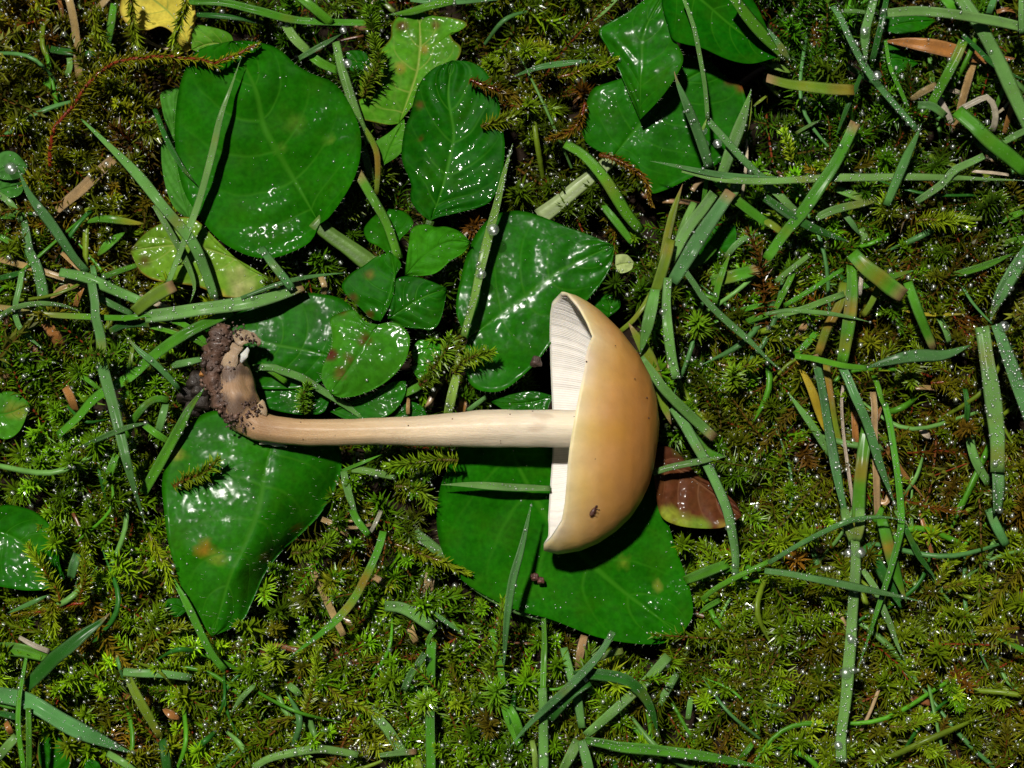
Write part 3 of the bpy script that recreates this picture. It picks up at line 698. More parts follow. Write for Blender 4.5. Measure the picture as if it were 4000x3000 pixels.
oc *= (1 + 0.045 * pn + 0.025 * nz(o1.reshape(-1, 3), 0.9).reshape(44, k))[..., None]
oc[..., 2] *= 1 + 0.15 * nz(o1.reshape(-1, 3) + 40, 0.5).reshape(44, k)
stri = (np.sin(th * 150 + 2 * np.sin(th * 17)) * 0.07)[None, :] * np.clip(1 - uu * 4.5, 0, 1)[:, None]
oc *= (1 + stri)[..., None]
capc[-44:] = oc
capc[:-44] = (0.60, 0.54, 0.44)
capq = grid_quads(n, k, True)
cap = link("cap", make_mesh("cap", Vc, quads=capq, mat=M_CAP, colr=capc.reshape(-1, 3), base=bm_), mush)
# gills: corrugated plates inside the cap running from margin to stem
gi, _, gth, _ = cap_surface(1320, 26, lambda u, t: 17.0 + 70 * u, 0.015, 0.86, ridge=8.5, nridge=330)
gq = grid_quads(26, 1320, True)
gn = GA[None] * np.tile(np.abs(np.sin(gth * 165 + 0.8 * np.sin(gth * 3))), (26, 1))
gc = np.array([0.76, 0.71, 0.64]) * np.clip(1.0 - 0.22 * gn, 0.5, 1)[..., None]  # dark stripes paint shade between the plates into the gill colour
link("gills", make_mesh("gills", gi.reshape(-1, 3), quads=gq, mat=M_GILL, colr=gc.reshape(-1, 3), base=bm_), mush, kind="stuff")
# pinhead specks on the cap skin
spx = np.array([[2404, 1350], [2480, 1479], [2325, 1793], [2437, 1810], [2534, 1633], [2527, 1553], [2518, 1813], [2291, 1413]])
def cap_top(x, y):
    sn = (YC - y) / prof(x, 0.0)
    return P(x, y, ZC + prof(x, 0.0) * math.sqrt(max(0, 1 - sn * sn)) * KN * PX)
sv, sf = balls(np.array([cap_top(a, b) for a, b in spx]), rng.uniform(0.07, 0.12, len(spx)))
link("dark_specks", make_mesh("dark_specks", sv, tris=sf, mat=M_SOIL, colr=np.array([0.05, 0.02, 0.01]), base=bm_), cap, kind="stuff")
# stem
sp = np.array([[2440, 1676], [2240, 1675], [2000, 1675], [1850, 1677], [1700, 1682], [1480, 1686], [1240, 1690], [1100, 1683], [1010, 1662], [955, 1615], [925, 1550], [914, 1470], [908, 1390], [910, 1315]], float)
sw = np.array([132, 147, 145, 138, 124, 108, 102, 108, 128, 150, 152, 140, 112, 60], float)
sz = np.array([6.2, 6.1, 5.8, 5.6, 5.4, 5.2, 5.0, 4.8, 4.7, 4.6, 4.6, 4.7, 4.8, 4.8])
ns, ks = 150, 40
cc3 = spline(np.column_stack([sp, sw, sz * 40]), ns)
C = P(cc3[:, 0], cc3[:, 1], cc3[:, 3] / 40)
tt = np.linspace(0, 1, ns)
R = cc3[:, 2] * PX / 2 * (1 - cc3[:, 3] / 40 / DIST)
V, Q, T3 = tube(C, R, ks)
V0 = V[:ns * ks].reshape(ns, ks, 3)
an = np.linspace(0, 2 * np.pi, ks, endpoint=False)
rad = unit(V0 - C[:, None])
amp = 0.035 + 0.10 * np.clip((tt - 0.70) / 0.12, 0, 1)
flute = np.sin(an * 7)[None, :] * 0.010 + np.sin(an * 11 + 3 * tt[:, None])*0.006
dsp = (amp[:, None] * nz(V0.reshape(-1, 3), 0.55).reshape(ns, ks) + flute) * R[:, None]
V0 = V0 + rad * dsp[..., None]
V[:ns * ks] = V0.reshape(-1, 3)
stem_stops = np.array([0, 0.18, 0.40, 0.56, 0.68, 0.76, 0.84, 1.0])
stem_cols = np.array([[0.76, 0.65, 0.47], [0.76, 0.65, 0.49], [0.69, 0.55, 0.37], [0.58, 0.41, 0.23], [0.47, 0.30, 0.15], [0.40, 0.24, 0.12], [0.34, 0.20, 0.10], [0.30, 0.19, 0.11]])
sc = np.stack([np.interp(tt, stem_stops, stem_cols[:, c]) for c in range(3)], -1)[:, None, :]
stk = 0.8 * np.sign(nz(np.stack([np.tile(tt[:, None] * 3, (1, ks)), np.tile(np.cos(an) * 9, (ns, 1)), np.tile(np.sin(an) * 9, (ns, 1))], -1).reshape(-1, 3), 1.0).reshape(ns, ks) - 0.9).clip(0, 1) * -0.9 + np.sin(an * 3 + 0.6)[None, :] * np.sin(tt * 9 + 1)[:, None] * 0.5 + nz(np.stack([np.tile(tt[:, None] * 9, (1, ks)), np.tile(np.cos(an) * 4, (ns, 1)), np.tile(np.sin(an) * 4, (ns, 1))], -1).reshape(-1, 3), 1.0).reshape(ns, ks)
sc = sc * (1 + 0.10 * stk)[..., None]
bruise = np.clip(nz(V0.reshape(-1, 3) * [0.5, 1.6, 1.6], 0.9).reshape(ns, ks) - 1.0, 0, 0.3)[..., None]
sc = sc * (1 - bruise) + np.array([0.30, 0.17, 0.08]) * bruise
dirt = np.clip(nz(V0.reshape(-1, 3), 1.1).reshape(ns, ks) * 1.1 + (tt[:, None] - 0.80) * 7 - 0.1, 0, 1) * np.clip((tt[:, None] - 0.72) * 10, 0, 1)
sc = sc * (1 - 0.8 * dirt[..., None]) + np.array([0.075, 0.045, 0.032]) * 0.8 * dirt[..., None]
scol = np.vstack([sc.reshape(-1, 3), np.array([[0.6, 0.5, 0.35], [0.3, 0.2, 0.12]])])
suv = np.zeros((len(V), 2)); suv[:ns * ks] = np.stack([np.repeat(tt * 6, ks), np.tile(np.abs(np.linspace(-1, 1, ks)), ns)], -1)
stem = link("stem", make_mesh("stem", V, quads=Q, tris=T3, mat=M_STEM, colr=scol, uv=suv, base=bm_), mush)
sgi = rng.integers(0, int(ns * 0.98) * ks, 900)
sgi = sgi[(V0.reshape(-1, 3)[sgi, 2] > C[sgi // ks, 2] + 0.3)][:26]
dv, df = balls(V0.reshape(-1, 3)[sgi], rng.uniform(0.03, 0.10, len(sgi)))
link("dirt_specks", make_mesh("dirt_specks", dv, tris=df, mat=M_SOIL, colr=np.array([0.13, 0.07, 0.035]), base=bm_), stem, kind="stuff")
# torn flesh at the base: curled flaps and a white chip
def flap(path, z, w, colr, label=None):
    p = spline(pts(path), 14); t = np.linspace(0, 1, 14)
    Cf = P(p[:, 0], p[:, 1], lerpn(z, t)); T, N1, N2 = frame_along(Cf)
    wv = lerpn(w, t) * PX / 2 * (1 + 0.22 * nz(Cf + len(path), 1.8))
    sgrid = np.linspace(-1, 1, 5)
    Vt = Cf[:, None] + N1[:, None] * (wv[:, None] * sgrid[None])[..., None] + N2[:, None] * (-0.16 * wv[:, None] * sgrid[None] ** 2)[..., None]
    Vt = Vt + 0.16 * nz(Vt.reshape(-1, 3), 1.4).reshape(14, 5)[..., None]
    Vb = Vt - N2[:, None] * 0.22
    VV = np.vstack([Vt.reshape(-1, 3), Vb.reshape(-1, 3)]); q = grid_quads(14, 5)
    per = np.concatenate([np.arange(5), np.arange(1, 14) * 5 + 4, 65 + np.arange(3, -1, -1), np.arange(12, 0, -1) * 5]); nx_ = np.roll(per, -1)
    allq = np.vstack([q[:, ::-1], q + 70, np.stack([per, nx_, nx_ + 70, per + 70], -1)])
    cf = np.array(colr) * np.clip(0.92 + 0.28 * nz(VV, 1.1), 0.35, 1.3)[:, None]
    uv = np.zeros((140, 2)); uv[:, 0] = np.tile(np.repeat(t, 5), 2); uv[:, 1] = np.tile(np.tile(sgrid, 14), 2)
    link("torn_flap", make_mesh("torn_flap", VV, quads=allq, mat=M_STEM, colr=cf, uv=uv, base=bm_), stem, label=label)
flap("N 897,1560 893,1470 900,1400 925,1352", [6.3, 6.7, 6.8, 6.7], [26, 40, 52, 44], (0.40, 0.28, 0.17))
flap("N 918,1340 955,1314 992,1322 1012,1352", [6.5, 6.6, 6.4, 6.0], [64, 62, 44, 14], (0.38, 0.27, 0.16))
flap("N 940,1416 952,1390 966,1368", [6.7, 6.9, 6.9], [12, 28, 14], (0.70, 0.67, 0.60), "white chip of torn flesh")
flap("N 1012,1618 1020,1592 1030,1562", [6.0, 6.1, 6.1], [56, 40, 12], (0.44, 0.31, 0.18))
flap("N 1010,1735 1060,1733 1120,1744", [4.2, 4.1, 4.2], [6, 10, 8], (0.72, 0.62, 0.46))
# soil crust stuck to the base
cp = spline(np.array([[885, 1272, 60], [868, 1310, 96], [850, 1370, 104], [838, 1430, 100], [838, 1490, 92], [862, 1545, 84], [900, 1610, 70], [925, 1660, 40]], float), 60)
Cc = P(cp[:, 0], cp[:, 1], 5.6)
Vk, Qk, Tk = tube(Cc, cp[:, 2] * 0.86 * PX / 2, 26, 1.1)
cen = np.vstack([np.repeat(Cc, 26, 0), Cc[:1], Cc[-1:]])
Vk = Vk + unit(Vk - cen + 1e-6) * (0.30 * nz(Vk, 1.3) + 0.16 * nz(Vk + 5, 3.4))[:, None]
gi_ = rng.integers(0, 60 * 26, 420)
gv, gf = balls(Vk[gi_] + rng.normal(0, 0.08, (420, 3)), rng.lognormal(math.log(0.13), 0.5, 420).clip(0.05, 0.42))
gv = gv + 0.05 * nz(gv, 6.0)[:, None]
ca = np.array([0.075, 0.038, 0.023]); 
gp2 = np.array([[900, 1600], [930, 1590], [965, 1585], [1000, 1590], [915, 1640], [950, 1650], [985, 1625], [880, 1500], [893, 1430], [890, 1560], [930, 1615], [960, 1320], [905, 1300], [935, 1290]], float)
gq2 = np.repeat(gp2, 22, 0) + rng.normal(0, 17, (14 * 22, 2))
cl2 = P(gq2[:, 0], gq2[:, 1], rng.uniform(5.9, 7.0, len(gq2)))
v2_, f2_ = balls(cl2, rng.uniform(0.06, 0.2, len(gq2)))
V_, Q_, T_, C_ = merge([(v2_ + 0.04 * nz(v2_, 6.0)[:, None], None, f2_, np.repeat(np.array([0.085, 0.048, 0.036]) * rng.uniform(0.5, 1.5, (len(gq2), 1)), 12, 0)), (Vk, Qk, Tk, ca * (1 + 0.35 * nz(Vk, 1.7))[:, None]), (gv, None, gf, np.repeat(np.array([0.085, 0.048, 0.032]) * rng.uniform(0.4, 1.7, (420, 1)), 12, 0))])
link("soil_crust", make_mesh("soil_crust", V_, quads=Q_, tris=T_, mat=M_SOIL, colr=np.clip(C_, 0.01, 1), base=bm_), mush)

# loose crumbs, insect, seed
def crumbs(name, label, cat, items, colr, mat=M_SOIL):
    parts = []
    for (x, y, z, r) in items:
        v = ICO3_V * r * np.array([1, 0.9, 0.75]); v = v * (1 + 0.22 * nz(v, 2.2 / r))[:, None]
        parts.append((v + P(x, y, z), None, ICO3_F, np.array(colr) * (1 + 0.3 * nz(v, 3 / r))[:, None]))
    V, q, t, c = merge(parts); base = V.mean(0)
    return link(name, make_mesh(name, V, tris=t, mat=mat, colr=np.clip(c, 0.004, 1), base=base), None, base, label=label, category=cat)
crumbs("soil_clod", "dark clod of wet soil on the moss left of the stem base", "soil", [(765, 1490, 1.0, 1.3), (725, 1540, 0.4, 1.2), (780, 1570, 0.6, 1.3), (775, 1525, 1.2, 1.0), (745, 1600, 0.0, 1.1)], (0.020, 0.013, 0.008))
crumbs("seed", "tiny amber seed stuck beside the soil-crusted stem base", "seed", [(790, 1460, 5.2, 0.42)], (0.30, 0.13, 0.03), M_CAP)
crumbs("soil_crumb", "round brown crumb on the leaf just left of the gills", "soil", [(2092, 1413, 3.2, 0.72)], (0.055, 0.03, 0.022))
crumbs("soil_crumb", "small reddish crumb on the leaf below the cap tip", "soil", [(2090, 2255, 2.0, 0.5), (2112, 2268, 1.9, 0.45), (2078, 2250, 1.8, 0.3)], (0.09, 0.03, 0.02))
q0 = cap_top(2316, 1998)
bug = thing("insect", "tiny dark brown insect on the lower cap", "insect", q0)
bv = ICO3_V * np.array([0.26, 0.62, 0.24]); ca_, sa_ = math.cos(-0.55), math.sin(-0.55)
rot = np.array([[ca_, -sa_, 0], [sa_, ca_, 0], [0, 0, 1]])
link("body", make_mesh("body", bv @ rot.T + q0 + [0, 0, 0.2], tris=ICO3_F, mat=M_SOIL, colr=np.array([0.06, 0.014, 0.006]), base=q0), bug)
hv = ICO2_V * 0.2
link("head", make_mesh("head", hv + rot @ np.array([0, 0.66, 0.22]) + q0, tris=ICO2_F, mat=M_SOIL, colr=np.array([0.04, 0.01, 0.006]), base=q0), bug)
for sx in (-1, 1):
    for yy in (-0.25, 0.1, 0.42):
        a = rot @ np.array([sx * 0.2, yy, 0.2]); b_ = rot @ np.array([sx * 0.55, yy + 0.12, 0.05])
        v, q, t = tube(np.array([a, (a + b_) / 2 + [0, 0, 0.1], b_]) + q0, 0.035, 5)
        link("leg", make_mesh("leg", v, quads=q, tris=t, mat=M_SOIL, colr=np.array([0.04, 0.012, 0.006]), base=q0), bug)

# ------------------------------------------------------------------ grass blades and straws
PIG = dict(p=(0.140, 0.320, 0.066), b=(0.084, 0.235, 0.058), g=(0.080, 0.280, 0.012), d=(0.024, 0.130, 0.012), o=(0.160, 0.245, 0.014),
           y=(0.42, 0.33, 0.02), t=(0.46, 0.30, 0.12), r=(0.38, 0.17, 0.04), w=(0.60, 0.52, 0.36), s=(0.20, 0.36, 0.05))
def width_profile(t, kind):
    if kind == 'T': return np.where(t < 0.55, 1, np.clip(1 - ((t - 0.55) / 0.45) ** 1.5, 0.05, 1)) * (0.85 + 0.15 * np.clip(t * 4, 0, 1))
    if kind == 'S': return width_profile(1 - t, 'T')
    if kind == 'B': return np.clip(np.sin(np.pi * np.clip(t, 0.0, 1)) ** 0.7, 0.06, 1)
    return 0.90 + 0.12 * np.sin(np.pi * t)
BLADE_ROOT = {}
def blade(code, w, kind, z, dew, label, group_straw=False):
    p = pts(code)
    wpx = w * (1 / 1.659 if code[0] != 'D' and code[0] != 'N' else (4000 / 2212 if code[0] == 'D' else 1.0))
    ln = np.sum(np.linalg.norm(np.diff(p, axis=0), axis=1))
    n = int(np.clip(ln / 26, 10, 70))
    q = spline(p, n); t = np.linspace(0, 1, n)
    zz = lerpn(z, t)
    if len(np.atleast_1d(z)) == 2: zz = zz + 0.5 * np.sin(np.pi * t)
    C = P(q[:, 0], q[:, 1], zz)
    C[:, 2] += 0.25 * nz(C, 0.25)
    T, N1, N2 = frame_along(C)
    roll = rng.uniform(-0.35, 0.35) + rng.uniform(-0.7, 0.7) * (t - 0.5)
    side = N1 * np.cos(roll)[:, None] + N2 * np.sin(roll)[:, None]
    nrm = np.cross(T, side)
    W = 0.9 * wpx * PX * (1 - zz.mean() / DIST) * width_profile(t, kind[1]) * (1 + 0.05 * np.sin(t * ln / 60 + rng.uniform(0, 6)))
    fold = rng.uniform(0.05, 0.15); bow = rng.choice([-1, 1], p=[0.35, 0.65])
    s7 = np.array([-1, -0.62, -0.25, 0, 0.25, 0.62, 1.0])
    top = C[:, None] + side[:, None] * (W[:, None] / 2 * s7)[..., None] + nrm[:, None] * (bow * fold * W[:, None] * (np.abs(s7) - 0.4))[..., None]
    s3 = np.array([0.62, 0, -0.62]); th = np.minimum(0.16, W * 0.25)[:, None]
    bot = C[:, None] + side[:, None] * (W[:, None] / 2 * s3)[..., None] + nrm[:, None] * (bow * fold * W[:, None] * (np.abs(s3) - 0.4) - th)[..., None]
    ring = np.concatenate([top, bot], 1); k = 10
    Q = grid_quads(n, k, True)
    a, b_, d_ = ring[n // 2, 2], ring[n // 2, 3], ring[min(n // 2 + 1, n - 1), 2]
    flip = np.cross(d_ - a, b_ - a)[2] < 0
    Q = Q if flip else Q[:, ::-1]
    c1 = list(range(k)); c2 = [(n - 1) * k + i for i in range(k)]
    ng = [c1 if not flip else c1[::-1], c2[::-1] if not flip else c2]
    base_c = np.array(PIG[kind[0]]) * rng.uniform(0.86, 1.14) * np.array([rng.uniform(0.88, 1.12), 1, rng.uniform(0.85, 1.15)])
    cc = np.broadcast_to(base_c, (n, 3)).copy()
    if kind[0] in 'pbgd':
        cc *= (1 + 0.12 * np.sin(t * 5 + rng.uniform(0, 6)))[:, None]
        spot = np.clip(nz(C, 0.5) - 0.85 if kind[0] != 'o' else nz(C, 0.5), 0, 0.6)[:, None]
        cc = cc * (1 - spot) + np.array([0.22, 0.20, 0.02]) * spot
    if kind[0] in 'oy':
        spot = np.clip(nz(C, 0.45) * 0.6 + 0.1, 0, 0.8)[:, None]
        cc = cc * (1 - spot) + np.array([0.30, 0.17, 0.02]) * spot
    def tip(tv):
        nonlocal cc
        g = np.clip((tv - (1 - 42 / max(ln, 60))) / (25 / max(ln, 60)), 0, 1)[:, None]
        cc = cc * (1 - g) + np.array([0.36, 0.22, 0.10]) * g
    if '!' in kind: tip(t)
    if '?' in kind: tip(1 - t)
    if '>' in kind:                       # yellow towards the end
        g = np.clip((t - 0.45) * 2.2, 0, 1)[:, None] * 0.8; cc = cc * (1 - g) + np.array(PIG['y']) * g
    if '<' in kind:
        g = np.clip((0.45 - t) * 2.4, 0, 1)[:, None] * 0.9; cc = cc * (1 - g) + np.array([0.40, 0.27, 0.09]) * g
    if '~' in kind:                       # orange rust spots
        for tc_ in rng.uniform(0.25, 0.9, 3):
            g = np.exp(-((t - tc_) / 0.06) ** 2)[:, None] * 0.55; cc = cc * (1 - g) + np.array([0.36, 0.17, 0.02]) * g
    C3 = np.repeat(cc[:, None], k, 1)
    edge = np.array([1, .3, 0, 0, 0, .3, 1, 0, 0, 0])[None, :, None] * 0.10
    C3 = C3 * (1 - edge) + np.array([0.25, 0.32, 0.16]) * edge
    uv = np.zeros((n, k, 2)); uv[..., 0] = (t * ln * PX)[:, None]; uv[..., 1] = np.concatenate([s7, s3])[None]
    base = C[0]
    dry = kind[0] in 'trw'
    nm = "dry_grass_stalk" if dry else "grass_blade"
    o = link(nm, make_mesh(nm, ring.reshape(-1, 3), quads=Q, ngons=ng, mat=M_STRAW if dry else M_BLADE, colr=C3.reshape(-1, 3), uv=uv.reshape(-1, 2), base=base), None, base,
             label=label, category="dry stalk" if dry else "grass blade", group="dry stalks among the moss" if dry else "grass blades lying over the moss")
    if dew:
        area = ln * wpx * PX * PX
        nd = int(area * [0, 1.8, 4.0, 7.0][dew]) + 2
        i = rng.uniform(0, n - 1.001, nd); j = rng.uniform(0, 5.999, nd)
        i0 = i.astype(int); j0 = j.astype(int); fi = (i - i0)[:, None]; fj = (j - j0)[:, None]
        pt = (top[i0, j0] * (1 - fi) * (1 - fj) + top[i0 + 1, j0] * fi * (1 - fj) + top[i0, j0 + 1] * (1 - fi) * fj + top[i0 + 1, j0 + 1] * fi * fj)
        r = np.minimum(rng.lognormal(math.log(0.072), 0.62, nd), 0.34)
        if dew == 3: r[: nd // 7] *= 1.9
        dv, df = balls(pt + nrm[i0] * (r * 0.25)[:, None], r)
        link("dew", make_mesh("dew", dv, tris=df, mat=M_DEW, base=base), o, kind="stuff")
    return o

def any_on_leaf(q):
    for poly in POLYS:
        if len(poly) > 60 and ((q > poly.min(0) - 20) & (q < poly.max(0) + 20)).all(1).any():
            return True
    return False

